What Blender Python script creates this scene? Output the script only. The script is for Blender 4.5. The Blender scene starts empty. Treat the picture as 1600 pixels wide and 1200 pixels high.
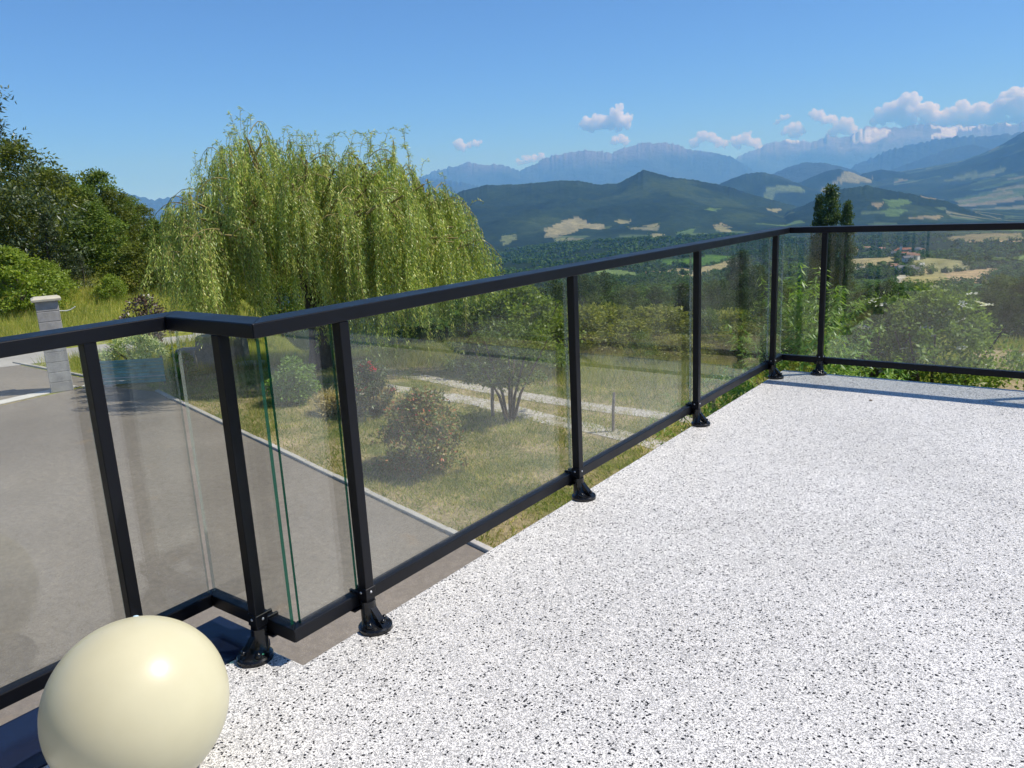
import bpy, bmesh, math, random
import numpy as np
from mathutils import Vector, Matrix

# ------------------------------------------------------------------ camera, sky, sun, exposure
S = bpy.context.scene
COL = S.collection
F_PX, PITCH, ROLL, YAW, EYE = 1230.7, 0.2294, -0.0495, 0.6428, 1.2985   # for a 1600 x 1200 frame
FW = np.array([-math.sin(YAW)*math.cos(PITCH), math.cos(YAW)*math.cos(PITCH), -math.sin(PITCH)])
R0 = np.array([math.cos(YAW), math.sin(YAW), 0.0]); U0 = np.cross(R0, FW)
RT = R0*math.cos(ROLL)+U0*math.sin(ROLL); UP = -R0*math.sin(ROLL)+U0*math.cos(ROLL)
cam_d = bpy.data.cameras.new('camera'); cam = bpy.data.objects.new('camera', cam_d); COL.objects.link(cam)
cam.matrix_world = Matrix(((RT[0], UP[0], -FW[0], 0), (RT[1], UP[1], -FW[1], 0), (RT[2], UP[2], -FW[2], EYE), (0, 0, 0, 1)))
cam_d.sensor_width = 36; cam_d.lens = F_PX/1600*36; cam_d.clip_start = 0.05; cam_d.clip_end = 150000
S.camera = cam

SUN = Vector((0.527, 0.42, 1.0)).normalized()
SUN_EL = math.asin(SUN.z); SUN_AZ = math.atan2(SUN.x, SUN.y)
world = bpy.data.worlds.new('World'); S.world = world; world.use_nodes = True
wn = world.node_tree; wn.nodes.clear()
sky = wn.nodes.new('ShaderNodeTexSky'); sky.sky_type = 'NISHITA'; sky.sun_disc = False
sky.sun_elevation = SUN_EL; sky.sun_rotation = SUN_AZ
sky.altitude = 9500; sky.air_density = 1.4; sky.dust_density = 0.0; sky.ozone_density = 10.0
bg = wn.nodes.new('ShaderNodeBackground'); bg.inputs[1].default_value = 0.15
wo = wn.nodes.new('ShaderNodeOutputWorld')
wn.links.new(sky.outputs[0], bg.inputs[0]); wn.links.new(bg.outputs[0], wo.inputs[0])
sun_d = bpy.data.lights.new('sun', 'SUN'); sun_d.energy = 4.1; sun_d.angle = math.radians(0.53); sun_d.color = (1.0, 0.97, 0.94)
sun = bpy.data.objects.new('sun', sun_d); COL.objects.link(sun)
sun.rotation_euler = SUN.to_track_quat('Z', 'Y').to_euler(); sun.location = (0, 0, 40)
vs = S.view_settings; vs.view_transform = 'Standard'; vs.look = 'None'; vs.gamma = 1.0; vs.use_curve_mapping = False
vs.exposure = 0.45
S.render.engine = 'CYCLES'
S.cycles.max_bounces = 14; S.cycles.diffuse_bounces = 2; S.cycles.glossy_bounces = 2
S.cycles.transmission_bounces = 4; S.cycles.transparent_max_bounces = 24; S.cycles.volume_bounces = 12
S.cycles.use_denoising = True

# ------------------------------------------------------------------ helpers: projection and noise
def ray(px, py):
    d = FW*F_PX + RT*(px-800) - UP*(py-600)
    return d/np.linalg.norm(d)
def azel(px, py):
    d = ray(px, py); return math.atan2(d[0], d[1]), d[2]/math.hypot(d[0], d[1])
def horizon_y(px):
    lo, hi = -400., 900.
    for _ in range(40):
        m = (lo+hi)/2
        if ray(px, m)[2] > 0: lo = m
        else: hi = m
    return m
def vnoise(x, y, seed=0):
    xi = np.floor(x); yi = np.floor(y); fx = x-xi; fy = y-yi
    fx = fx*fx*(3-2*fx); fy = fy*fy*(3-2*fy)
    def h(a, b):
        v = np.sin(a*127.1+b*311.7+seed*74.7)*43758.5453
        return v-np.floor(v)
    return (h(xi, yi)*(1-fx)+h(xi+1, yi)*fx)*(1-fy)+(h(xi, yi+1)*(1-fx)+h(xi+1, yi+1)*fx)*fy
def fbm(x, y, o=4, seed=0):
    s = 0; a = .5; t = 0
    for k in range(o):
        s = s+a*vnoise(x*2**k+k*17.3, y*2**k-k*9.1, seed+k); t += a; a *= .5
    return s/t
def ridged(x, y, o=4, seed=0):
    s = 0; a = .5; t = 0
    for k in range(o):
        s = s+a*(1-np.abs(2*vnoise(x*2**k+k*7.7, y*2**k+k*3.1, seed+k)-1)); t += a; a *= .5
    return s/t
def sstep(a, b, x):
    t = np.clip((x-a)/(b-a), 0, 1); return t*t*(3-2*t)

# ------------------------------------------------------------------ helpers: objects
def tag(o, label=None, cat=None, group=None, kind=None):
    if label: o['label'] = label
    if cat: o['category'] = cat
    if group: o['group'] = group
    if kind: o['kind'] = kind
    return o
def link(o, parent=None):
    COL.objects.link(o)
    if parent is not None: o.parent = parent
    return o
def thing(name, label, cat, loc=(0, 0, 0), group=None, rz=0.0):
    o = bpy.data.objects.new(name, None); link(o); o.location = loc; o.rotation_euler = (0, 0, rz)
    o.empty_display_size = .1
    return tag(o, label, cat, group)
def npmesh(name, V, Fc, mats, col=None, smooth=False, mi=None):
    V = np.ascontiguousarray(V, dtype=np.float32); Fc = np.ascontiguousarray(Fc, dtype=np.int32)
    me = bpy.data.meshes.new(name); k = Fc.shape[1]; n = len(Fc)
    me.vertices.add(len(V)); me.vertices.foreach_set('co', V.ravel())
    me.loops.add(n*k); me.loops.foreach_set('vertex_index', Fc.ravel())
    me.polygons.add(n); me.polygons.foreach_set('loop_start', np.arange(0, n*k, k, dtype=np.int32))
    me.polygons.foreach_set('loop_total', np.full(n, k, dtype=np.int32))
    if mi is not None: me.polygons.foreach_set('material_index', np.asarray(mi, dtype=np.int32))
    me.polygons.foreach_set('use_smooth', np.full(n, bool(smooth)))
    me.update(calc_edges=True)
    if col is not None:
        at = me.color_attributes.new('Col', 'FLOAT_COLOR', 'POINT')
        c4 = np.ones((len(V), 4), dtype=np.float32); c4[:, :3] = col; at.data.foreach_set('color', c4.ravel())
    for m in (mats if isinstance(mats, (list, tuple)) else [mats]): me.materials.append(m)
    return me
def obj(name, me, parent=None, loc=None):
    o = bpy.data.objects.new(name, me); link(o, parent)
    if loc is not None: o.location = loc
    return o
class MB:
    """collects simple shapes into one mesh"""
    def __init__(s): s.v = []; s.f = []; s.m = []
    def add(s, V, Fs, m=0):
        b = len(s.v); s.v.extend([tuple(map(float, q)) for q in V])
        for f in Fs: s.f.append([b+i for i in f]); s.m.append(m)
        return s
    def box(s, x0, x1, y0, y1, z0, z1, m=0):
        V = [(x0,y0,z0),(x1,y0,z0),(x1,y1,z0),(x0,y1,z0),(x0,y0,z1),(x1,y0,z1),(x1,y1,z1),(x0,y1,z1)]
        return s.add(V, [(0,3,2,1),(4,5,6,7),(0,1,5,4),(1,2,6,5),(2,3,7,6),(3,0,4,7)], m)
    def prism(s, poly, z0, z1, m=0):
        n = len(poly); V = [(x, y, z0) for x, y in poly]+[(x, y, z1) for x, y in poly]
        F = [tuple(range(n))[::-1], tuple(range(n, 2*n))]+[(i, (i+1) % n, n+(i+1) % n, n+i) for i in range(n)]
        return s.add(V, F, m)
    def loft(s, rings, m=0, caps=True):
        n = len(rings[0]); V = [q for r in rings for q in r]; F = []
        for k in range(len(rings)-1):
            for i in range(n):
                j = (i+1) % n; F.append((k*n+i, k*n+j, (k+1)*n+j, (k+1)*n+i))
        if caps: F.append(tuple(range(n))[::-1]); F.append(tuple((len(rings)-1)*n+i for i in range(n)))
        return s.add(V, F, m)
    def tube(s, pts, rad, n=7, m=0, caps=True):
        pts = [Vector(q) for q in pts]; rings = []
        for i, q in enumerate(pts):
            d = (pts[min(i+1, len(pts)-1)]-pts[max(i-1, 0)]).normalized()
            a = d.cross(Vector((0, 0, 1)) if abs(d.z) < .9 else Vector((1, 0, 0))).normalized(); b = d.cross(a)
            r = rad[i] if hasattr(rad, '__len__') else rad
            rings.append([q+(a*math.cos(t)+b*math.sin(t))*r for t in [2*math.pi*k/n for k in range(n)]])
        return s.loft(rings, m, caps)
    def dome(s, c, d, r, hgt, n=10, m=0):
        c = Vector(c); d = Vector(d).normalized(); a = d.orthogonal().normalized(); b = d.cross(a); rings = []
        for t in (0, .35, .7, 1.0, 1.25):
            rr = r*math.cos(t); rings.append([c+d*hgt*math.sin(t)+(a*math.cos(q)+b*math.sin(q))*rr for q in [2*math.pi*k/n for k in range(n)]])
        return s.loft(rings, m)
    def mesh(s, name, mats, smooth=False, bevel=0, seg=2, autosm=None):
        me = bpy.data.meshes.new(name); me.from_pydata(s.v, [], s.f)
        for m in (mats if isinstance(mats, (list, tuple)) else [mats]): me.materials.append(m)
        me.polygons.foreach_set('material_index', s.m)
        bm = bmesh.new(); bm.from_mesh(me); bmesh.ops.recalc_face_normals(bm, faces=bm.faces)
        if bevel:
            ed = [e for e in bm.edges if len(e.link_faces) == 2 and e.calc_face_angle(0) > .5]
            bmesh.ops.bevel(bm, geom=ed, offset=bevel, segments=seg, profile=.5, affect='EDGES', clamp_overlap=True)
        for f in bm.faces: f.smooth = smooth
        if smooth:
            for e in bm.edges:
                if len(e.link_faces) == 2 and e.calc_face_angle(0) > math.radians(35): e.smooth = False
        bm.to_mesh(me); bm.free(); return me
    def build(s, name, mats, parent=None, **k): return obj(name, s.mesh(name, mats, **k), parent)

# ------------------------------------------------------------------ materials
MT = {}
def nt(name):
    m = bpy.data.materials.new(name); m.use_nodes = True; t = m.node_tree; t.nodes.clear()
    o = t.nodes.new('ShaderNodeOutputMaterial'); MT[name] = m
    return m, t, o
def N(t, kind, **kw):
    n = t.nodes.new(kind)
    for k, v in kw.items():
        if k.startswith('i_'):
            key = k[2:]; key = int(key) if key.isdigit() else key.replace('_', ' ')
            n.inputs[key].default_value = v
        else: setattr(n, k, v)
    return n
def L(t, a, b): t.links.new(a, b)
def math_n(t, op, a, b=None, c=None, clamp=False):
    n = t.nodes.new('ShaderNodeMath'); n.operation = op; n.use_clamp = clamp
    for i, v in enumerate((a, b, c)):
        if v is None: continue
        if hasattr(v, 'links'): L(t, v, n.inputs[i])
        else: n.inputs[i].default_value = v
    return n.outputs[0]
def mixc(t, fac, a, b, mode='MIX'):
    n = t.nodes.new('ShaderNodeMix'); n.data_type = 'RGBA'; n.blend_type = mode
    for i, v in ((0, fac), (6, a), (7, b)):
        if hasattr(v, 'links'): L(t, v, n.inputs[i])
        else: n.inputs[i].default_value = v if i == 0 else (*v, 1) if len(v) == 3 else v
    return n.outputs[2]
def ramp(t, fac, stops, interp='LINEAR'):
    n = t.nodes.new('ShaderNodeValToRGB'); n.color_ramp.interpolation = interp
    e = n.color_ramp.elements
    while len(e) < len(stops): e.new(.5)
    for q, (p, c) in zip(e, stops): q.position = p; q.color = (*c, 1) if len(c) == 3 else c
    L(t, fac, n.inputs[0]); return n.outputs[0]
def pos(t): return t.nodes.new('ShaderNodeNewGeometry').outputs['Position']
def objco(t): return t.nodes.new('ShaderNodeTexCoord').outputs['Object']
def noise(t, co, scale, detail=4, rough=.55, out=0):
    n = N(t, 'ShaderNodeTexNoise'); n.inputs['Scale'].default_value = scale; n.inputs['Detail'].default_value = detail
    n.inputs['Roughness'].default_value = rough; L(t, co, n.inputs['Vector']); return n.outputs[out]
def voro(t, co, scale, out='Color', feature='F1', rnd=1.0):
    n = N(t, 'ShaderNodeTexVoronoi', feature=feature); n.inputs['Scale'].default_value = scale
    n.inputs['Randomness'].default_value = rnd
    L(t, co, n.inputs['Vector']); return n.outputs[out]
def bump(t, h, strength=.3, dist=.01):
    n = N(t, 'ShaderNodeBump'); n.inputs['Strength'].default_value = strength; n.inputs['Distance'].default_value = dist
    L(t, h, n.inputs['Height']); return n.outputs[0]
def princ(t, o, col, rough=.5, metal=0., spec=.5, nrm=None, coat=0):
    p = t.nodes.new('ShaderNodeBsdfPrincipled')
    for key, v in (('Base Color', col), ('Roughness', rough), ('Metallic', metal), ('Specular IOR Level', spec), ('Coat Weight', coat)):
        if hasattr(v, 'links'): L(t, v, p.inputs[key])
        else: p.inputs[key].default_value = (*v, 1) if isinstance(v, tuple) and len(v) == 3 else v
    if nrm is not None: L(t, nrm, p.inputs['Normal'])
    L(t, p.outputs[0], o.inputs[0]); return p
def m_plain(name, c, rough=.6, var=.15, scale=6, bs=.2, bd=.004, bscale=60, metal=0, spec=.4):
    m, t, o = nt(name); co = pos(t)
    n = noise(t, co, scale, 5); k = ramp(t, n, [(.3, tuple(x*(1-var) for x in c)), (.7, tuple(min(1, x*(1+var)) for x in c))])
    princ(t, o, k, rough, metal, spec, bump(t, noise(t, co, bscale, 3), bs, bd)); return m
GAIN = 1.7
def m_leaf(name, cols, trans=.35, gloss=.08, clump=1.2):
    m, t, o = nt(name)
    g = t.nodes.new('ShaderNodeNewGeometry'); isl = g.outputs['Random Per Island']
    st = [(i/(max(1, len(cols)-1)), c) for i, c in enumerate(cols)]
    st = [(p_, tuple(min(.8, v*GAIN) for v in c_)) for p_, c_ in st]
    c1 = ramp(t, isl, st)
    nz = noise(t, g.outputs['Position'], clump, 2)
    f = ramp(t, nz, [(.3, (.72, .74, .7)), (.7, (1.22, 1.2, 1.15))])
    c = mixc(t, 1.0, c1, f, 'MULTIPLY')
    d = t.nodes.new('ShaderNodeBsdfDiffuse'); L(t, c, d.inputs[0])
    tr = t.nodes.new('ShaderNodeBsdfTranslucent'); L(t, mixc(t, 1.0, c, (1.15, 1.2, .6), 'MULTIPLY'), tr.inputs[0])
    a = t.nodes.new('ShaderNodeMixShader'); a.inputs[0].default_value = trans
    L(t, d.outputs[0], a.inputs[1]); L(t, tr.outputs[0], a.inputs[2])
    if gloss:
        gl = t.nodes.new('ShaderNodeBsdfGlossy'); gl.inputs['Roughness'].default_value = .42; gl.inputs[0].default_value = (.9, .95, 1, 1)
        b = t.nodes.new('ShaderNodeMixShader'); b.inputs[0].default_value = gloss
        L(t, a.outputs[0], b.inputs[1]); L(t, gl.outputs[0], b.inputs[2]); a = b
    L(t, a.outputs[0], o.inputs[0]); return m

# terrace flooring: white resin with grey and black flakes
m, t, o = nt('flake_floor'); co = pos(t)
v1 = voro(t, co, 260); v2 = voro(t, co, 188); v3 = voro(t, co, 430)
s1 = N(t, 'ShaderNodeSeparateColor'); L(t, v1, s1.inputs[0]); s2 = N(t, 'ShaderNodeSeparateColor'); L(t, v2, s2.inputs[0]); s3 = N(t, 'ShaderNodeSeparateColor'); L(t, v3, s3.inputs[0])
big = noise(t, co, 1.3, 4); mid = noise(t, co, 14, 3)
base = ramp(t, mid, [(.3, (.72, .716, .70)), (.7, (.81, .802, .776))])
dens = math_n(t, 'MULTIPLY_ADD', big, .16, -.08)
c = mixc(t, math_n(t, 'LESS_THAN', math_n(t, 'SUBTRACT', s1.outputs[0], dens), .34), base, (.43, .43, .425))
c = mixc(t, math_n(t, 'LESS_THAN', math_n(t, 'SUBTRACT', s3.outputs[1], dens), .25), c, (.30, .30, .30))
c = mixc(t, math_n(t, 'LESS_THAN', math_n(t, 'SUBTRACT', s2.outputs[2], math_n(t, 'MULTIPLY', dens, .4)), .048), c, (.018, .018, .02))
c = mixc(t, math_n(t, 'LESS_THAN', s3.outputs[0], .04), c, (.06, .06, .06))
c = mixc(t, 1.0, c, ramp(t, noise(t, co, .8, 5, .6), [(.3, (.9, .895, .88)), (.7, (1.05, 1.05, 1.05))]), 'MULTIPLY')
c = mixc(t, ramp(t, noise(t, co, 2.2, 6, .7), [(.62, (0,)*3), (.78, (.2,)*3)]), c, (.36, .355, .34))
princ(t, o, c, .45, 0, .3, bump(t, s1.outputs[0], .25, .0015))

# anthracite powder-coated aluminium
m, t, o = nt('anthracite'); co = pos(t)
princ(t, o, ramp(t, noise(t, co, 3, 4), [(.3, (.003, .0035, .006)), (.7, (.0045, .0055, .009))]), ramp(t, noise(t, co, 9, 4), [(.3, (.38,)*3), (.7, (.48,)*3)]), 0, .26, bump(t, noise(t, co, 700, 2), .06, .0005))
m, t, o = nt('shoe_black'); co = pos(t)
princ(t, o, (.006, .007, .009), .2, 0, .45, bump(t, noise(t, co, 60, 2), .05, .001))
m, t, o = nt('cover_plate'); co = pos(t)
princ(t, o, (.010, .016, .040), ramp(t, noise(t, co, 7, 4), [(.3, (.16,)*3), (.7, (.26,)*3)]), 0, .35, bump(t, noise(t, co, 5, 2), .05, .004))
m_plain('steel_screw', (.55, .56, .58), .3, .05, 30, metal=1)

# laminated glass: clear faces with a Fresnel mirror, green polished edges
m, t, o = nt('glass_face')
lw = N(t, 'ShaderNodeLayerWeight'); lw.inputs[0].default_value = .5
fr = math_n(t, 'MULTIPLY_ADD', math_n(t, 'POWER', lw.outputs['Facing'], 5), .94, .06)
tr = t.nodes.new('ShaderNodeBsdfTransparent'); tr.inputs[0].default_value = (.945, .962, .945, 1)
gl = t.nodes.new('ShaderNodeBsdfGlossy'); gl.inputs['Roughness'].default_value = .0
co = pos(t); sm = ramp(t, noise(t, co, 2.3, 5, .65), [(.42, (.004,)*3), (.8, (.05,)*3)])
df = t.nodes.new('ShaderNodeBsdfDiffuse'); df.inputs[0].default_value = (.75, .76, .74, 1)
mx = t.nodes.new('ShaderNodeMixShader'); L(t, fr, mx.inputs[0]); L(t, tr.outputs[0], mx.inputs[1]); L(t, gl.outputs[0], mx.inputs[2])
mx2 = t.nodes.new('ShaderNodeMixShader'); L(t, sm, mx2.inputs[0]); L(t, mx.outputs[0], mx2.inputs[1]); L(t, df.outputs[0], mx2.inputs[2])
L(t, mx2.outputs[0], o.inputs[0])
m, t, o = nt('glass_edge')
tr = t.nodes.new('ShaderNodeBsdfTransparent'); tr.inputs[0].default_value = (.06, .28, .21, 1)
p = t.nodes.new('ShaderNodeBsdfPrincipled'); p.inputs['Base Color'].default_value = (.012, .11, .07, 1); p.inputs['Roughness'].default_value = .12
mx = t.nodes.new('ShaderNodeMixShader'); mx.inputs[0].default_value = .45
L(t, tr.outputs[0], mx.inputs[1]); L(t, p.outputs[0], mx.inputs[2]); L(t, mx.outputs[0], o.inputs[0])

m, t, o = nt('glass_edge_pale')
tr = t.nodes.new('ShaderNodeBsdfTransparent'); tr.inputs[0].default_value = (.78, .84, .8, 1)
p = t.nodes.new('ShaderNodeBsdfPrincipled'); p.inputs['Base Color'].default_value = (.5, .56, .52, 1); p.inputs['Roughness'].default_value = .2
mx = t.nodes.new('ShaderNodeMixShader'); mx.inputs[0].default_value = .35
L(t, tr.outputs[0], mx.inputs[1]); L(t, p.outputs[0], mx.inputs[2]); L(t, mx.outputs[0], o.inputs[0])
# cream ball
m, t, o = nt('ball_plastic'); co = objco(t)
sp = voro(t, co, 14, 'Distance'); spot = math_n(t, 'LESS_THAN', sp, .035)
c = ramp(t, noise(t, co, 6, 5), [(.3, (.56, .525, .35)), (.7, (.61, .575, .39))])
c = mixc(t, math_n(t, 'MULTIPLY', spot, .3), c, (.35, .32, .22))
p = princ(t, o, c, .32, 0, .35, bump(t, noise(t, co, 9, 2), .02, .002))
p.inputs['Subsurface Weight'].default_value = .0

# asphalt
m, t, o = nt('asphalt'); co = pos(t)
c = ramp(t, noise(t, co, .5, 6, .6), [(.25, (.215, .188, .152)), (.75, (.285, .252, .208))])
c = mixc(t, 1.0, c, ramp(t, noise(t, co, 11, 8, .85), [(.32, (.62,)*3), (.68, (1.34,)*3)]), 'MULTIPLY')
c = mixc(t, 1.0, c, ramp(t, noise(t, co, .22, 4, .6), [(.35, (.76, .76, .77)), (.65, (1.16, 1.16, 1.14))]), 'MULTIPLY')
c = mixc(t, ramp(t, noise(t, co, 130, 3, .7), [(.42, (0,)*3), (.62, (1,)*3)]), c, (.17, .152, .13))
c = mixc(t, ramp(t, noise(t, co, 95, 2, .7), [(.62, (0,)*3), (.72, (.8,)*3)]), c, (.34, .33, .31))
c = mixc(t, ramp(t, noise(t, co, 1.9, 6, .65), [(.62, (0,)*3), (.75, (.55,)*3)]), c, (.27, .2, .13))
princ(t, o, c, .85, 0, .3, bump(t, noise(t, co, 110, 3), .6, .006))
m_plain('concrete', (.42, .40, .36), .85, .2, 3, .5, .006, 50)
m_plain('pale_concrete', (.62, .6, .55), .85, .14, 4, .4, .005, 45)
m_plain('block_grey', (.36, .355, .34), .9, .28, 4, .8, .006, 60)
m_plain('mortar', (.25, .245, .235), .95, .1, 8)
m_plain('cap_stone', (.5, .47, .37), .85, .12, 6, .5, .006, 40)
m_plain('render_wall', (.62, .53, .42), .9, .08, 2, .4, .003, 120)
m_plain('dark_pane', (.03, .035, .04), .06, .05, 2, 0, 0, 1, spec=.6)
m_plain('white_frame', (.75, .75, .73), .4, .04, 5)
m_plain('weathered_wood', (.28, .235, .185), .85, .3, 12, .7, .01, 40)
m_plain('grey_stone', (.30, .285, .25), .9, .25, 4, .8, .02, 18)
m_plain('pale_stone', (.62, .6, .56), .9, .15, 4, .6, .01, 20)
m_plain('bark', (.105, .082, .06), .95, .35, 9, 1.0, .02, 30)
m_plain('bark_dark', (.055, .047, .036), .95, .35, 9, 1.0, .02, 30)
m_plain('twig', (.24, .2, .07), .8, .25, 9)
m_plain('terracotta', (.40, .175, .095), .9, .2, .4)
m_plain('terracotta_pale', (.46, .26, .17), .9, .2, .4)
m_plain('village_wall', (.60, .53, .43), .9, .15, .2)
m_plain('village_white', (.74, .71, .66), .9, .1, .2)
m_plain('slate', (.16, .16, .17), .8, .15, .3)
m_plain('teal_plastic', (.13, .34, .32), .35, .35, 5, .5, .01, 12)
m_plain('pale_streak', (.6, .64, .62), .5, .1, 8)
m_plain('dry_mulch', (.10, .078, .055), .95, .4, 9, 1, .02, 40)

# gravel
m, t, o = nt('gravel'); co = pos(t)
v = voro(t, co, 28); sc_ = N(t, 'ShaderNodeSeparateColor'); L(t, v, sc_.inputs[0])
c = ramp(t, sc_.outputs[0], [(0, (.30, .275, .235)), (.5, (.43, .40, .35)), (1, (.56, .53, .48))])
c = mixc(t, ramp(t, noise(t, co, 1.6, 5, .65), [(.5, (0,)*3), (.66, (.8,)*3)]), c, (.28, .25, .13))
princ(t, o, c, .95, 0, .2, bump(t, voro(t, co, 28, 'Distance'), .8, .02))

# ground: land cover comes from the colour attribute
m, t, o = nt('land'); co = pos(t)
at = N(t, 'ShaderNodeVertexColor', layer_name='Col')
k = ramp(t, noise(t, co, .03, 10, .74), [(.3, (.5, .54, .58)), (.7, (1.45, 1.4, 1.3))])
k2 = ramp(t, noise(t, co, 3.0, 6, .7), [(.3, (.72,)*3), (.7, (1.22,)*3)])
c = mixc(t, 1.0, mixc(t, 1.0, at.outputs[0], k, 'MULTIPLY'), k2, 'MULTIPLY')
d = t.nodes.new('ShaderNodeBsdfDiffuse'); L(t, c, d.inputs[0]); L(t, bump(t, noise(t, co, .12, 6, .7), .9, 3.0), d.inputs['Normal']); L(t, d.outputs[0], o.inputs[0])
# lawn near the house
m, t, o = nt('lawn'); co = pos(t)
c = ramp(t, noise(t, co, .75, 7, .66), [(.28, (.12, .165, .045)), (.42, (.22, .24, .08)), (.51, (.40, .34, .17)), (.64, (.56, .45, .27))])
k = ramp(t, noise(t, co, 14, 5, .85), [(.3, (.45,)*3), (.7, (1.5,)*3)])
c = mixc(t, 1.0, c, k, 'MULTIPLY')
d = t.nodes.new('ShaderNodeBsdfDiffuse'); L(t, c, d.inputs[0]); L(t, bump(t, noise(t, co, 45, 4, .8), 1.0, .05), d.inputs['Normal']); L(t, d.outputs[0], o.inputs[0])
# mountains
m, t, o = nt('mountain'); co = pos(t)
at = N(t, 'ShaderNodeVertexColor', layer_name='Col')
k = ramp(t, noise(t, co, .0022, 8, .7), [(.3, (.7,)*3), (.7, (1.25,)*3)])
d = t.nodes.new('ShaderNodeBsdfDiffuse'); L(t, mixc(t, 1.0, at.outputs[0], k, 'MULTIPLY'), d.inputs[0])
L(t, bump(t, noise(t, co, .003, 8, .72), 1.0, 220.0), d.inputs['Normal']); L(t, d.outputs[0], o.inputs[0])
# clouds: thin white puffs that build up where they overlap
m, t, o = nt('cloud_white')
pv = t.nodes.new('ShaderNodeVolumePrincipled'); pv.inputs['Color'].default_value = (1, 1, 1, 1); pv.inputs['Density'].default_value = 5.0e-3; pv.inputs['Anisotropy'].default_value = 0.0
pv.inputs['Absorption Color'].default_value = (1, 1, 1, 1)
L(t, pv.outputs[0], o.inputs['Volume'])

# foliage
m_leaf('leaf_willow', [(.10, .155, .03), (.18, .245, .05), (.27, .325, .08), (.44, .43, .13)], .38, .03, .9)
m_leaf('leaf_wood_dark', [(.058, .075, .014), (.085, .105, .018), (.12, .135, .024)], .35, .015, .35)
m_leaf('leaf_wood_mid', [(.052, .085, .018), (.078, .12, .024), (.13, .165, .03)], .38, .015, .35)
m_leaf('leaf_wood_bright', [(.085, .125, .018), (.125, .175, .026), (.18, .22, .035)], .42, .015, .6)
m_leaf('leaf_conifer', [(.022, .036, .014), (.036, .054, .019), (.058, .072, .024)], .15, .04, .5)
m_leaf('leaf_poplar', [(.03, .055, .022), (.045, .075, .028), (.085, .12, .035)], .3, .02, .5)
m_leaf('leaf_photinia', [(.06, .10, .03), (.09, .125, .035), (.13, .155, .045), (.18, .18, .06), (.22, .17, .07), (.30, .10, .05)], .25, .02, 3)
m_leaf('leaf_rose', [(.03, .06, .02), (.05, .085, .028), (.09, .07, .04)], .25, .02, 3)
m_leaf('leaf_shrub', [(.08, .14, .03), (.12, .2, .045), (.17, .25, .065)], .35, .02, 2)
m_leaf('leaf_variegated', [(.12, .2, .05), (.3, .36, .14), (.48, .5, .26)], .3, .02, 2)
m_leaf('leaf_dark_red', [(.035, .03, .02), (.06, .045, .03), (.10, .05, .035)], .2, .08, 2)
m_leaf('leaf_peach', [(.06, .12, .018), (.09, .17, .026), (.13, .21, .035), (.18, .25, .05)], .45, .03, 2)
m_leaf('leaf_elder', [(.075, .125, .022), (.115, .17, .03), (.165, .22, .045)], .4, .015, 2)
m_leaf('grass_blade', [(.10, .15, .03), (.17, .21, .05), (.28, .26, .10), (.46, .38, .2)], .5, .02, 1.5)
m_leaf('grass_dry', [(.22, .18, .08), (.33, .27, .13), (.42, .36, .2)], .3, .03, 2)
m_leaf('meadow_blade', [(.14, .18, .03), (.21, .24, .045), (.29, .28, .075), (.38, .33, .13)], .5, .03, .25)
m_leaf('far_leaf', [(.026, .055, .014), (.042, .078, .018), (.066, .105, .025)], .25, .0, .02)
m_leaf('petal_red', [(.3, .014, .02), (.38, .03, .04)], .3, .02, 2)
m_leaf('petal_white', [(.46, .45, .4), (.5, .5, .46)], .3, .02, 2)
m_leaf('petal_pink', [(.42, .27, .25), (.48, .37, .35)], .3, .02, 2)
M = MT
rng = np.random.default_rng(7); random.seed(7)

# ------------------------------------------------------------------ terrain height
G = -2.8
RB = np.array([0, 22.5, 30, 60, 110, 200, 300, 500, 700, 1200, 2000, 3000, 4500, 7000, 11000, 60000.])
ZR = np.array([G, G, -4.3, -10.6, -20, -31, -41, -66, -90, -119, -152, -178, -196, -205, -215, -260.])
ZL = np.array([G, G, G, -1.4, -.3, -2, -8, -35, -60, -119, -152, -178, -196, -205, -215, -260.])
def prep(pts):
    a = []; e = []
    for px, py in pts:
        q = azel(px, py); a.append(q[0]); e.append(q[1])
    i = np.argsort(a); return np.array(a)[i], np.array(e)[i]
RIDGES = [  # silhouette, distance, front width, back width, gully depth, noise length
    (prep([(640,345),(697,309),(723,297),(760,289),(806,288),(840,285),(870,282),(904,282),(933,288),(967,286),(985,276),(1005,265),(1025,270),(1051,277),(1082,280),(1117,287),(1140,292),(1180,305),(1252,324),(1320,352)]), 5000, 2000, 2500, .4, 600),
    (prep([(700,432),(778,409),(841,389),(939,379),(1054,373),(1140,368),(1210,372),(1290,392)]), 2300, 650, 700, .25, 260),
    (prep([(1240,330),(1300,297),(1354,289),(1390,296),(1480,314),(1525,332),(1570,345)]), 4300, 900, 1200, .4, 380),
    (prep([(1090,305),(1120,289),(1140,279),(1165,270),(1189,267),(1216,273),(1249,287),(1280,300)]), 7600, 900, 1400, .2, 500),
    (prep([(1225,296),(1249,285),(1288,267),(1312,262),(1336,270),(1360,280),(1390,290)]), 8800, 900, 1400, .2, 500),
    (prep([(1330,280),(1348,271),(1375,264),(1408,268),(1440,276)]), 9400, 900, 1200, .2, 500),
    (prep([(1380,276),(1405,268),(1450,261),(1504,251),(1540,238),(1570,223),(1600,205),(1660,180),(1760,170)]), 10300, 4200, 3000, .22, 900),
]
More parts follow.
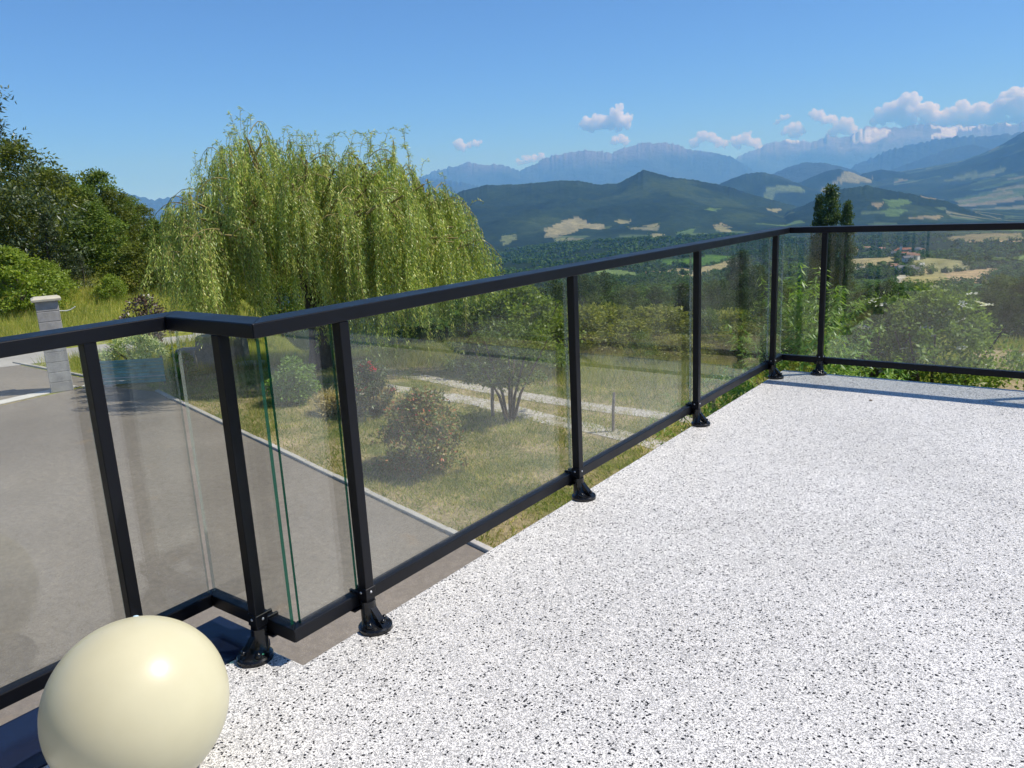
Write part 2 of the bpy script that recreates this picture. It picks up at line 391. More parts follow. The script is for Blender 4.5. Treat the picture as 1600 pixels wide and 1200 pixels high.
FAR = [
    (prep([(-60,330),(60,322),(130,318),(175,303),(192,297),(215,304),(240,312),(290,301),(330,289),(350,279),(380,287),(440,300),(520,297),(600,285),(660,276),(720,283),(800,300)]), 17000, 2500, 3000, .3, 1500),
    (prep([(1190,280),(1207,271),(1230,260),(1255,252),(1288,252),(1320,260),(1348,271),(1380,282)]), 13500, 1600, 2000, .3, 1200),
    (prep([(1370,275),(1402,261),(1440,246),(1480,231),(1519,223),(1552,232),(1600,240),(1680,250)]), 15500, 2500, 2500, .35, 1400),
    (prep([(1340,255),(1384,234),(1420,223),(1470,215),(1510,210),(1540,210),(1594,204),(1700,198)]), 18500, 3000, 2500, .4, 1700),
    (prep([(620,292),(670,268),(690,262),(715,255),(730,249),(745,251),(760,256),(772,252),(790,257),(812,266),(830,257),(850,244),(868,238),(900,233),(915,231),(930,232),(955,237),(970,230),(985,225),(1000,221),(1008,219),(1020,221),(1040,219),(1060,223),(1072,229),(1085,232),(1110,236),(1140,240),(1165,256),(1190,272),(1240,290)]), 22500, 4200, 3000, .8, 2100),
    (prep([(1120,262),(1160,240),(1185,231),(1200,222),(1235,215),(1250,218),(1275,219),(1288,210),(1294,205),(1302,211),(1318,213),(1335,206),(1352,195),(1370,198),(1385,196),(1400,199),(1420,196),(1450,191),(1462,195),(1480,198),(1500,195),(1515,198),(1530,193),(1545,195),(1560,189),(1580,192),(1600,190),(1700,186),(1800,190)]), 29500, 5500, 3500, .8, 2600),
]
def ridge_z(zb, a, r, x, y, rid, seed, jag=0.0):
    (aa, ee), r0, wf, wb, gd, nl = rid
    t = np.where(r < r0, 1-(r0-r)/wf, 1-(r-r0)/wb); tt = np.clip(t, 0, 1)
    aw = a+(fbm(x/nl*.7, y/nl*.7, 3, seed+9)-.5)*.07*(1-tt)
    e = np.interp(a, aa, ee); es = sum(np.interp(aw+k_*.012, aa, ee) for k_ in range(-4, 5))/9
    zc = EYE+r0*(e*tt**4+es*(1-tt**4))
    fade = sstep(aa[0]-.03, aa[0], a)*(1-sstep(aa[-1], aa[-1]+.03, a))
    wob = (fbm(x/nl, y/nl, 4, seed)-.5)*.5*4*tt*(1-tt)
    s = np.clip(tt+wob*.8, 0, 1); s = s**1.15*(1.6-.6*s); s = np.where(tt <= 0, 0, s)
    g = 1-gd*(1-ridged(x/nl, y/nl, 5, seed+5))*(1-s**4)*1.7
    jg = jag*(fbm(a*420, r/9000, 5, seed)-.5)*np.clip(tt, 0, 1)**7 if jag else 0
    return zb+(np.maximum(zc-zb, 0)*s*g+jg)*fade*(s > 0)
def polar(x, y): return np.hypot(x, y), np.arctan2(x, y)
KX, KY = 1215*math.sin(azel(1425, 400)[0]), 1215*math.cos(azel(1425, 400)[0])   # village knoll
def Z(x, y):
    x = np.asarray(x, float); y = np.asarray(y, float); r, a = polar(x, y); ad = np.degrees(a)
    w = sstep(-59, -50, ad)+(1-sstep(-178, -150, ad))
    w = np.clip(w, 0, 1)
    zb = np.interp(r, RB, ZR)*w+np.interp(r, RB, ZL)*(1-w)
    zb = zb+(fbm(x/90, y/90, 4, 3)-.5)*np.clip((r-34)*.02, 0, 9)+(fbm(x/420, y/420, 4, 9)-.5)*np.clip((r-250)*.03, 0, 26)
    zb = zb+24*np.exp(-((x-KX)**2+(y-KY)**2)/(2*105.**2))
    z = zb
    for i, rd in enumerate(RIDGES): z = np.maximum(z, ridge_z(zb, a, r, x, y, rd, 20+i*3, 14.0))
    return z
def ZM(x, y):
    r, a = polar(x, y); zb = np.interp(r, RB, ZR)-4-np.clip((r-11000)/8, 0, 30); z = zb
    for i, rd in enumerate(FAR): z = np.maximum(z, ridge_z(zb, a, r, x, y, rd, 60+i*3, rd[1]*(.0022 if i in (1, 2) else .0075)))
    return z
RM = np.geomspace(12, 11500, 900)
def hit(px, py):
    a, e = azel(px, py); x = RM*math.sin(a); y = RM*math.cos(a)
    b = np.nonzero(EYE+RM*e < Z(x, y))[0]
    i = b[0] if len(b) else len(RM)-1
    return x[i], y[i]
def flat(px, py, z=G):
    d = ray(px, py); k = (z-EYE)/d[2]; return d[0]*k, d[1]*k
def place(px, r, py=400):
    a = azel(px, py)[0]; x = r*math.sin(a); y = r*math.cos(a); return x, y, float(Z(x, y))
def inpoly(x, y, poly):
    ins = np.zeros(x.shape, bool); n = len(poly)
    for i in range(n):
        x0, y0 = poly[i]; x1, y1 = poly[(i+1) % n]
        if y0 == y1: continue
        c = ((y0 > y) != (y1 > y)) & (x < (x1-x0)*(y-y0)/(y1-y0)+x0); ins ^= c
    return ins

GREEN, LGREEN, STRAW, TAN, DGREEN, PALE = (.10, .20, .035), (.18, .25, .08), (.40, .34, .18), (.44, .33, .19), (.055, .10, .03), (.5, .46, .38)
FIELDS_PX = [
    ([(1010,409),(1080,402),(1152,401),(1145,410),(1086,415),(1050,414)], GREEN), ([(1046,434),(1101,416),(1157,403),(1154,417),(1110,430),(1066,439)], STRAW),
    ([(922,429),(942,421),(1010,430),(1000,436),(984,437)], LGREEN), ([(1020,425),(1060,419),(1090,421),(1045,431)], STRAW), ([(1203,445),(1230,434),(1262,430),(1255,442),(1215,450)], GREEN),
    ([(1318,406),(1357,404),(1396,400),(1396,408),(1370,420),(1318,414)], STRAW), ([(1318,416),(1368,423),(1330,430),(1318,428)], LGREEN),
    ([(1424,405),(1445,405),(1476,403),(1507,414),(1522,420),(1520,423),(1464,427),(1426,429)], (.27, .26, .13)), ([(1430,415),(1462,424),(1440,427)], TAN),
    ([(1410,433),(1445,429),(1520,422),(1566,420),(1560,429),(1540,441),(1480,448),(1400,450)], (.34, .30, .14)), ([(1475,427),(1520,422),(1566,420),(1560,429),(1540,441),(1490,446)], TAN),
    ([(1405,451),(1470,449),(1540,443),(1546,451),(1520,461),(1470,459)], DGREEN), ([(1499,466),(1540,462),(1534,478),(1506,480)], LGREEN), ([(1325,436),(1395,436),(1390,447),(1322,446)], DGREEN),
    ([(1480,374),(1510,367),(1640,364),(1640,377),(1525,379)], TAN), ([(1545,361),(1640,356),(1640,362)], LGREEN), ([(1540,404),(1640,396),(1640,408)], LGREEN),
    ([(855,359),(864,353),(880,345),(898,337),(905,341),(933,350),(950,353),(939,359),(910,357),(893,367),(855,369)], (.44, .36, .22)), ([(783,370),(806,366),(804,376),(785,385)], (.26, .27, .13)), ([(867,374),(887,373),(884,378),(868,378)], (.3, .3, .15)),
    ([(960,346),(985,345),(980,350)], STRAW), ([(977,354),(998,356),(990,361)], STRAW), ([(1003,354),(1033,348),(1025,357)], STRAW), ([(1013,364),(1036,367),(1031,374)], STRAW), ([(1052,367),(1087,357),(1082,365)], LGREEN),
    ([(1115,353),(1126,348),(1134,353),(1120,357)], TAN), ([(1101,328),(1130,324),(1117,331)], LGREEN), ([(1196,327),(1224,328),(1213,333)], STRAW), ([(1175,350),(1254,343),(1252,350)], LGREEN), ([(1118,351),(1138,354),(1143,363),(1118,361)], STRAW),
    ([(1361,320),(1383,316),(1372,326)], TAN), ([(1381,312),(1426,313),(1417,320),(1390,326)], LGREEN), ([(1379,330),(1422,330),(1408,338),(1384,338)], LGREEN), ([(1424,341),(1473,338),(1462,344)], TAN), ([(1439,309),(1464,309),(1460,313)], TAN),
    ([(1166,301),(1195,294),(1246,291),(1263,300),(1210,306)], (.22, .26, .12)), ([(1247,289),(1300,288),(1362,280),(1362,287),(1288,293)], STRAW), ([(1540,375),(1600,366),(1600,372)], STRAW),
]
FIELDS = [([hit(*q) for q in pp], c) for pp, c in FIELDS_PX]
ROADS = [[(1316,415),(1345,420),(1368,424)], [(1388,449),(1400,440),(1410,432),(1418,430)]]
ROADS = [[hit(*q) for q in r_] for r_ in ROADS]

def field_mask(x, y):
    mk = np.zeros(x.shape, bool)
    for pp, c in FIELDS: mk |= inpoly(x, y, pp)
    return mk
def patchwork(x, y, rot, cw, ch, seed):
    c, s = math.cos(rot), math.sin(rot); u = (x*c+y*s)/cw+(fbm(x/600, y/600, 2, seed)-.5)*2.2; v = (-x*s+y*c)/ch+(fbm(x/600, y/600, 2, seed+4)-.5)*2.2
    ui = np.floor(u); vi = np.floor(v)
    h = np.sin(ui*53.1+vi*91.7+seed)*43758.5453; return h-np.floor(h), np.minimum(np.abs(u-ui-.5), np.abs(v-vi-.5))
def landcover(x, y, z):
    r, a = polar(x, y); ad = np.degrees(a); n = len(x)
    forest = np.array((.024, .040, .020)); col = np.tile(forest, (n, 1))
    f = fbm(x/160, y/160, 4, 31)[:, None]; f2 = fbm(x/620, y/620, 5, 33)[:, None]; col = col*(.6+.8*f)*(.78+.44*f2); cl_ = sstep(.56, .68, fbm(x/330+7, y/330, 4, 35))[:, None]*np.clip((r-1500)/1500, 0, 1)[:, None]; col = col*(1-cl_)+np.array((.042, .064, .028))*cl_
    # open meadow slope close to the garden and on the left
    meadow = np.array((.25, .27, .06)); mcol = meadow*(.75+.5*fbm(x/7, y/7, 4, 12)[:, None])
    dry = sstep(.5, .66, fbm(x/11+5, y/11, 3, 14))[:, None]; mcol = mcol*(1-dry*.6)+np.array((.3, .25, .11))*dry*.6
    wm = (1-sstep(75, 120, r))[:, None]; col = col*(1-wm)+mcol*wm
    # patchwork of fields on the valley floor farther out
    pz, _ = patchwork(x, y, .5, 300, 120, 3)
    reg = fbm(x/1500, y/1500, 3, 41)+np.where(ad > -14, .11, 0)+np.where((ad > -13) & (r > 6000), .06, 0)
    steep = (z > np.interp(r, RB, ZR)+np.where((ad > -11) & (r > 6000), 520, 70))
    ok = (r > 5300) & (ad > -19) & (reg > .575) & ~steep
    p2, _ = patchwork(x, y, .2, 120, 70, 11); ok2 = (r > 2900) & (r < 5300) & (ad > -34) & ~steep & (p2 > .86) & (fbm(x/500, y/500, 3, 43) > .53)
    col[ok2] = np.where((p2[ok2] > .96)[:, None], np.array((.30, .27, .17)), np.array((.15, .19, .09)))
    for lo, hi, cc in ((0, .24, (.12, .17, .08)), (.24, .40, (.19, .22, .11)), (.40, .48, (.28, .26, .16)), (.48, .53, (.32, .27, .18))):
        mk = ok & (pz >= lo) & (pz < hi); col[mk] = cc
    xj = x+(fbm(x/25, y/25, 2, 51)-.5)*10*np.clip(r/900, .4, 4); yj = y+(fbm(x/25+9, y/25, 2, 52)-.5)*10*np.clip(r/900, .4, 4)
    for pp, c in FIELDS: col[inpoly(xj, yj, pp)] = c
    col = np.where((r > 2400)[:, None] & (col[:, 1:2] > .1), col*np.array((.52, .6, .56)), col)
    for rd in ROADS:
        for (x0, y0), (x1, y1) in zip(rd[:-1], rd[1:]):
            d = np.array((x1-x0, y1-y0)); q = np.clip(((x-x0)*d[0]+(y-y0)*d[1])/(d@d), 0, 1)
            col[np.hypot(x-x0-q*d[0], y-y0-q*d[1]) < 5.0] = PALE
    return col
def polar_mesh(name, rr, az, zf, cf, mat):
    A, R_ = np.meshgrid(az, rr); x = (R_*np.sin(A)).ravel(); y = (R_*np.cos(A)).ravel(); z = zf(x, y)
    nr, na = len(rr), len(az); i = np.arange(nr-1)[:, None]*na+np.arange(na-1)[None, :]
    Fq = np.stack([i, i+1, i+na+1, i+na], -1).reshape(-1, 4)[:, ::-1]
    return obj(name, npmesh(name, np.stack([x, y, z], 1), Fq, mat, cf(x, y, z), smooth=True))
d2r = math.radians
AZ = np.radians(np.concatenate([np.arange(-180, -80, 2.0), np.arange(-80, -46, .22), np.arange(-46, 2, .065), np.arange(2, 10, .5), np.arange(10, 180.1, 2.5)]))
RR = np.concatenate([np.linspace(22, 60, 24)[:-1], np.geomspace(60, 2600, 200)[:-1], np.geomspace(2600, 12000, 190)])
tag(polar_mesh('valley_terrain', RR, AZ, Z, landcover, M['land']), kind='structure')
def mcol(x, y, z):
    n = len(x); r, a = polar(x, y); c = np.tile(np.array((.045, .06, .04)), (n, 1))
    hi = sstep(700, 1300, z+500*(fbm(x/1500, y/1500, 4, 71)-.5))[:, None]; c = c*(1-hi)+np.array((.19, .185, .18))*hi
    c = c*(.55+.9*ridged(x/900, y/900, 5, 89))[:, None]
    gul = ridged(x/1300, y/2100, 4, 81); am = np.degrees(a)
    lat = a*r+r*.55+900*fbm(x/2500, y/2500, 3, 87); stk = fbm(lat/1000, r/800, 5, 83); pt_ = fbm(x/1700, y/1700, 3, 79)
    snow = (r > 20000) & (z > 1250+900*(fbm(x/1900, y/1900, 4, 77)-.4)) & (stk > .64)
    snow |= (r > 25000) & (z > 1250) & (z < 2050) & (am > -14.5) & (am < -7) & (stk > .52) & (pt_ > .40)
    c[snow] = (.88, .89, .92); return c
AZM = np.radians(np.concatenate([np.arange(-180, -84, 3.0), np.arange(-84, -44, .16), np.arange(-44, 4, .065), np.arange(4, 180.1, 3.0)]))
tag(polar_mesh('mountain_range', np.concatenate([np.arange(11800, 18600, 220), np.arange(18600, 33200, 190)]), AZM, ZM, mcol, M['mountain']), kind='structure')
# the garden plot is a flat sheet inside the terrain ring
ang = np.linspace(0, 2*np.pi, 97)[:-1]; Vv = [(0, 0, G-.004)]+[(22.3*math.sin(q), 22.3*math.cos(q), G-.004) for q in ang]
me = bpy.data.meshes.new('lawn'); me.from_pydata(Vv, [], [(0, 1+(i+1) % 96, 1+i) for i in range(96)]); me.materials.append(M['lawn'])
tag(obj('lawn', me), kind='structure')

# ------------------------------------------------------------------ terrace
XD, YD, YJ = -1.767, 5.655, 1.268       # deck edges: long side, far side, step in the outline
XL = -2.20                              # outer edge of the deck on the near left
YH, XH = -3.2, 6.2                      # house wall line and right end
deck_poly = [(XD, YJ), (XD, YD), (XH, YD), (XH, YH), (XL, YH), (XL, YJ)]
deck = MB().prism(deck_poly[::-1], -.16, 0).build('terrace_deck', M['flake_floor'], bevel=.006, seg=2); tag(deck, kind='structure')
cp = MB().box(-2.232, -1.965, YH+.02, 1.302, -.02, .005).build('edge_cover_plate', M['cover_plate'], bevel=.003)
tag(cp, 'dark navy metal cover plate along the terrace edge beside the ball', 'cover plate')
tw = MB().prism([(XD+.1, YH), (XH, YH), (XH, YD-.1), (XD+.1, YD-.1)], G-.3, -.162)
tw.box(-2.1, XD+.098, YH, 1.2, G-.3, -.162); o_ = tw.build('terrace_base_wall', M['render_wall']); tag(o_, kind='structure')

# ------------------------------------------------------------------ railing
rail = thing('glass_railing', 'anthracite metal railing with clear glass panels round the white terrace', 'railing', (0, 0, 0))
PX, PY, PXL, PYJ = -1.757, 5.638, -2.168, 1.238      # post axes: long, far, left, step
W0, W1 = .020, -.076                                 # rail: inner edge and outer edge measured from the post axis
ZT0, ZT1 = .980, 1.020
inn = lambda d: [(PXL+d, -3.0), (PXL+d, PYJ-d), (PX+d, PYJ-d), (PX+d, PY-d), (XH-.1, PY-d)]
def strip(name, k, d0, d1, z0, z1, mat, bevel=.003):
    a, b = inn(d0), inn(d1); gap = .0006
    q = [a[k], a[k+1], b[k+1], b[k]]
    return MB().prism(q, z0, z1).build(name, mat, rail, bevel=bevel, seg=2)
for k in range(4): strip('top_rail', k, W0, W1, ZT0, ZT1, M['anthracite'])
GI, GO = -.034, -.045                                # glass inner and outer face
for k in range(4):
    b_ = strip('bottom_rail', k, -.020, -.058, .070, .112, M['anthracite'], .003)
posts = [('long', 1.528), ('long', 2.80), ('long', 4.085), ('long', 5.385), ('far', -1.505), ('far', -.03), ('far', 1.44), ('far', 2.91), ('far', 4.38), ('far', 5.85), ('step', -1.918), ('left', 1.0), ('left', -.16), ('left', -1.4), ('left', -2.6)]
def shoe_mesh():
    b = MB(); n = 28; rings = []
    for z, r, off in ((0, .054, .026), (.012, .054, .026), (.0165, .050, .026), (.0185, .040, .022), (.025, .033, .014), (.036, .028, .006), (.058, .0255, .002), (.08, .0245, 0), (.092, .024, 0)):
        rings.append([(off+r*math.cos(q), r*math.sin(q), z) for q in [2*math.pi*k/n for k in range(n)]])
    b.loft(rings)
    # raised web on the inside with its slot, and the two fixing bolts
    b.loft([[(.020+u, v, z) for u, v in ((-.012, -.011), (.012+e, -.011), (.012+e, .011), (-.012, .011))] for z, e in ((.016, .040), (.026, .034), (.046, .016), (.066, -.002), (.072, -.008))])
    for sx, sy in ((.035, .031), (.035, -.031)):
        b.dome((sx, sy, .020), (0, 0, 1), .0105, .013); b.dome((sx, sy, .028), (.3, sy*10, .8), .006, .007, 6)
    b.dome((.064, 0, .035), (1, 0, .8), .007, .006)
    return b.mesh('base_shoe', M['shoe_black'], smooth=True)
def clamp_mesh():
    b = MB(); b.box(-.0205, .0205, -.0205, .0205, .100, .138); b.box(-.060, -.0205, .010, .0195, .076, .120); b.box(-.060, -.0205, -.0195, -.010, .076, .120)
    b.box(-.050, -.012, -.046, .046, .062, .0695)
    return b.mesh('clamp', M['anthracite'], bevel=.0015, seg=1)
screw_me = MB().dome((0, 0, 0), (0, 1, 0), .0045, .003, 8).mesh('screw', M['steel_screw'], smooth=True)
SCREWS = [((-.004, .0205, .122), 0), ((-.004, -.0205, .122), math.pi), ((-.045, .0195, .098), 0), ((-.045, -.0195, .098), math.pi), ((.0205, 0, .123), -math.pi/2)]
post_me = MB().box(-.0175, .0175, -.0175, .0175, .012, .979).mesh('post', M['anthracite'], bevel=.0025, seg=2)
sh_me, cl_me = shoe_mesh(), clamp_mesh()
for side, q in posts:
    loc, rz = {'long': ((PX, q, 0), 0), 'far': ((q, PY, 0), -math.pi/2), 'step': ((q, PYJ, 0), -math.pi/2), 'left': ((PXL, q, 0), 0)}[side]
    p_ = obj('post', post_me, rail, loc); p_.rotation_euler.z = rz
    if side == 'left': p_.location.z = .006
    for nm, me_ in (('base_shoe', sh_me), ('clamp', cl_me)): obj(nm, me_, p_)
    for lc_, rz_ in SCREWS: obj('screw', screw_me, p_, lc_).rotation_euler.z = rz_
def pane(axis, c, a0, a1, edge='glass_edge'):
    z0, z1 = .104, .979
    x0, x1, y0, y1 = (c[0], c[1], a0, a1) if axis == 'y' else (a0, a1, c[0], c[1])
    V = [(x0,y0,z0),(x1,y0,z0),(x1,y1,z0),(x0,y1,z0),(x0,y0,z1),(x1,y0,z1),(x1,y1,z1),(x0,y1,z1)]
    Fs = [(0,3,2,1),(4,5,6,7),(0,1,5,4),(1,2,6,5),(2,3,7,6),(3,0,4,7)]
    e = [1, 1, 1, 0, 1, 0] if axis == 'y' else [1, 1, 0, 1, 0, 2]
    me_ = npmesh('glass_pane', np.array(V), np.array(Fs), [M['glass_face'], M[edge], M['glass_edge_pale']], mi=e); obj('glass_pane', me_, rail)
gl_, gf, gj, gll = (PX+GO, PX+GI), (PY-GI, PY-GO), (PYJ-GI, PYJ-GO), (PXL+GO, PXL+GI)
yy = [1.290, 1.528, 2.80, 4.085, 5.385, PY-GI-.004]
for a0, a1 in zip(yy[:-1], yy[1:]): pane('y', gl_, a0+.006, a1-.006, 'glass_edge' if a0 < 1.4 else 'glass_edge_pale')
xx = [PX+GO, -1.505, -.03, 1.44, 2.91, 4.38, 5.85]
for a0, a1 in zip(xx[:-1], xx[1:]): pane('x', gf, a0+.006, a1-.006, 'glass_edge_pale')
pane('x', gj, PXL+GO+.013, PX+GO-.006)
for a0, a1 in ((1.0, 1.268), (-.16, 1.0), (-1.4, -.16), (-2.6, -1.4)): pane('y', gll, a0+.006, a1-.006, 'glass_edge_pale')

# ------------------------------------------------------------------ ball
n_u, n_v, RB_ = 72, 48, .2005
b = MB(); rings = []
for k in range(1, n_v):
    q = math.pi*k/n_v; rr_ = RB_*math.sin(q); rings.append([(rr_*math.cos(2*math.pi*j/n_u), rr_*math.sin(2*math.pi*j/n_u), -RB_*math.cos(q)*(1-.012*math.cos(q)**2)) for j in range(n_u)])
b.loft(rings)
ball = b.build('ball', M['ball_plastic'], smooth=True); ball.location = (-1.698, .757, .199)
tag(ball, 'large glossy cream ball resting on the terrace beside the railing', 'ball')
vb = MB().dome((0, 0, .1985), (0, 0, 1), .007, .003).build('valve_plug', m_plain('plug_blue', (.45, .62, .72), .5), ball, smooth=True)
vb.rotation_euler = (-.30, -.34, 0)

dl = MB().add([(0, 0, .004), (.012, .006, .010), (.03, 0, .005), (.013, -.007, .003), (.014, 0, .0035)], [(0, 4, 1), (1, 4, 2), (2, 4, 3), (3, 4, 0)]).build('dry_leaf', m_plain('dead_leaf', (.09, .065, .04), .8, .2, 60)); dl.location = (*flat(1357, 627, 0.0), 0.0); dl.rotation_euler.z = .7; tag(dl, 'tiny dry leaf lying on the white floor near the far railing', 'leaf')
# ------------------------------------------------------------------ house behind the camera (seen only mirrored in the panes)
hs = thing('house', 'rendered house with glazed doors behind the terrace', 'house', (2, YH, 0))
b = MB(); xs = [(-4.6, -1.2), (-.0, .8), (2.6, 4.2)]
for x0, x1 in xs: b.box(x0, x1, -.3, -.01, -.16, 2.75)
for x0, x1 in ((-1.2, 0), (.8, 2.6)): b.box(x0, x1, -.3, -.01, 2.2, 2.75)
b.build('wall', M['render_wall'], hs)
for x0, x1 in ((-1.2, 0), (.8, 2.6)):
    fr_ = MB(); fr_.box(x0, x0+.07, -.14, -.05, 0, 2.2).box(x1-.07, x1, -.14, -.05, 0, 2.2).box(x0+.07, x1-.07, -.14, -.05, 2.13, 2.2).box(x0+.07, x1-.07, -.14, -.05, 0, .07).box((x0+x1)/2-.04, (x0+x1)/2+.04, -.14, -.05, .07, 2.13)
    dr = fr_.build('door', M['white_frame'], hs); MB().box(x0+.07, x1-.07, -.10, -.09, .07, 2.13).build('pane', M['dark_pane'], dr)
MB().add([(-5, .55, 2.70), (4.6, .55, 2.70), (4.6, -4, 4.6), (-5, -4, 4.6), (-5, .55, 2.82), (4.6, .55, 2.82), (4.6, -4, 4.72), (-5, -4, 4.72)], [(0,3,2,1),(4,5,6,7),(0,1,5,4),(1,2,6,5),(2,3,7,6),(3,0,4,7)]).build('roof', M['terracotta'], hs)

# ------------------------------------------------------------------ driveway, road, kerbs, pillar
def sheet(name, poly, z, mat):
    me_ = bpy.data.meshes.new(name); me_.from_pydata([(x, y, z) for x, y in poly], [], [tuple(range(len(poly)))]); me_.materials.append(mat)
    o_ = obj(name, me_)
    if me_.polygons[0].normal.z < 0: me_.flip_normals()
    return tag(o_, kind='structure')
KA, KB = np.array(flat(242, 612)), np.array(flat(750, 860)); kd = (KB-KA)/np.linalg.norm(KB-KA)
KC = KA+kd*17.2; th0, th1 = np.array((-20.2, 5.0)), np.array((-20.75, 9.4))
sheet('driveway', [tuple(KA), tuple(KC), (-1.0, -12), (-19, -12), (-20.0, 2.0), tuple(th1+np.array((.35, 0)))], G+.004, M['asphalt'])
sheet('driveway_apron', [(-20.6, 9.45), (-20.0, 2.0), (-19.2, -12), (-25, -12), (-25.6, 0), (-26.4, 9.8), (-21.6, 9.72)], G+.0045, M['asphalt'])
m, t, o = nt('road_surface'); co = pos(t)
princ(t, o, ramp(t, noise(t, co, .9, 6, .6), [(.3, (.36, .34, .31)), (.7, (.47, .45, .41))]), .9, 0, .2, bump(t, noise(t, co, 90, 3), .5, .005))
rd_ = [(-26.5, -14), (-26.3, 0), (-26.0, 9), (-24.8, 11.5), (-24.2, 14), (-23.6, 19), (-22.5, 25), (-25.6, 25.5), (-27.0, 18), (-27.6, 14), (-28.3, 9), (-30.2, 0), (-30.6, -14)]
sheet('road', rd_, G+.009, M['road_surface'])
kerb = thing('driveway_kerb', 'thin pale concrete kerb between the asphalt driveway and the lawn', 'kerb', (KA[0], KA[1], G), rz=math.atan2(kd[1], kd[0]))
kme = MB().box(.004, .996, .0, .09, -.1, .045).mesh('kerb_stone', M['concrete'], bevel=.006, seg=1)
for k in range(17): obj('kerb_stone', kme, kerb, (k*1.0, (0 if k % 3 else .006), (k*37 % 5)*.002-.004))
kb = thing('apron_kerb', 'short pale kerb behind the block pillar', 'kerb', (-26.3, 9.85, G), rz=math.atan2(-.05, 4.7))
for k in range(5): obj('kerb_stone', kme, kb, (k*1.0, 0, (k % 2)*.003))
tk = MB().prism([(-20.62, 4.0), (-20.18, 4.0), (-20.58, 9.1), (-20.98, 9.1)], G-.05, G+.022).build('threshold_strip', M['pale_concrete'], bevel=.004)
tag(tk, 'pale concrete threshold strip across the driveway entrance', 'threshold')
tp = MB().prism([(-20.5, 9.12), (-19.7, 9.5), (-20.2, 10.2), (-21.0, 9.75)], G-.03, G+.02).build('concrete_pad', M['pale_concrete'], bevel=.004)
tag(tp, 'small pale concrete pad at the foot of the pillar', 'slab')
pil = thing('gate_pillar', 'grey concrete block gate pillar with flat cream capstone', 'pillar', (-20.62, 8.72, G), rz=d2r(-22))
hw = .245
for k in range(9):
    MB().box(-hw, hw, -hw, hw, .012+k*.25, .012+k*.25+.238).build('block', M['block_grey'], pil, bevel=.006, seg=1)
MB().box(-hw+.012, hw-.012, -hw+.012, hw-.012, 0, 2.26).build('mortar_core', M['mortar'], pil)
MB().loft([[(sx*a_, sy*a_, z_) for sx, sy in ((-1, -1), (1, -1), (1, 1), (-1, 1))] for z_, a_ in ((2.255, .315), (2.31, .32), (2.35, .25))]).build('cap', M['cap_stone'], pil, bevel=.006)
MB().tube([(.05, .235, 1.98), (.08, .40, 1.965), (.1, .50, 1.99), (.12, .60, 2.05)], .014, 6).build('cable_sleeve', M['pale_streak'], pil, smooth=True)

# teal slatted panel, stones and posts by the driveway
ga, gb = np.array(flat(158, 606)), np.array(flat(260, 600)); gd = gb-ga; gln = np.linalg.norm(gd)
pn = thing('teal_panel', 'low teal slatted panel standing at the driveway edge', 'panel', (ga[0], ga[1], G), rz=math.atan2(gd[1], gd[0]))
for k in range(7): MB().box(0, gln, -.012, .012+.01*(k % 2), .07+k*.088, .07+k*.088+.078).build('slat', M['teal_plastic'] if k not in (2, 6) else M['teal_plastic'], pn, bevel=.006)
MB().box(0, gln, -.03, .02, .225, .240).build('edge_strip', M['pale_streak'], pn)
for x_ in (.05, gln-.05): MB().box(x_-.025, x_+.025, .025, .07, 0, .72).build('post', M['weathered_wood'], pn)
def rough_block(name, label, cat, px, py, w, d, h, mat, rz, seed, r=None):
    x, y = flat(px, py); rs = random.Random(seed); b = MB(); rings = []
    for z_, s_ in ((0, 1), (h*.35, 1.0), (h*.75, .97), (h, .9)):
        rings.append([((u*w/2)*s_+rs.uniform(-.03, .03)*w, (v*d/2)*s_+rs.uniform(-.03, .03)*d, z_) for u, v in ((-1, -1), (-.3, -1.04), (.4, -1), (1, -1), (1.03, 0), (1, 1), (.3, 1), (-.4, 1.03), (-1, 1), (-1.04, 0))])
    b.loft(rings); o_ = b.build(name, mat, bevel=.012, seg=1); o_.location = (x, y, G-.02); o_.rotation_euler.z = rz; return tag(o_, label, cat)
rough_block('stone_block', 'large grey stone block beside the dark shrub', 'stone', 300, 578, .62, .5, .62, M['grey_stone'], .5, 3)
rough_block('stone_block', 'tall grey stone block behind the railing corner post', 'stone', 336, 576, .75, .5, .95, M['grey_stone'], .7, 4)
rough_block('stone_slab', 'low pale stone slab under the willow', 'stone', 392, 572, .75, .45, .14, M['pale_stone'], .55, 5)
rough_block('stone_block', 'narrow grey-green stone block under the willow', 'stone', 376, 566, .42, .35, .75, M['grey_stone'], .5, 6)
def stake(px, py, h, r, label, mat='weathered_wood', lean=.03):
    x, y = flat(px, py); o_ = MB().tube([(0, 0, -.2), (lean*.3, 0, h*.5), (lean, .01, h-.02), (lean, .01, h)], [r, r*.97, r*.95, r*.7], 8).build('wooden_post', M[mat], smooth=True)
    o_.location = (x, y, G); tag(o_, label, 'post')
stake(362, 575, .95, .085, 'pinkish weathered log post under the willow', lean=.02)
stake(770, 652, .66, .035, 'wooden stake beside the small multi-stemmed tree')
stake(958, 674, .72, .028, 'thin wooden stake by the gravel track')
stake(1114, 645, .40, .04, 'short pale wooden stake near the terrace corner')
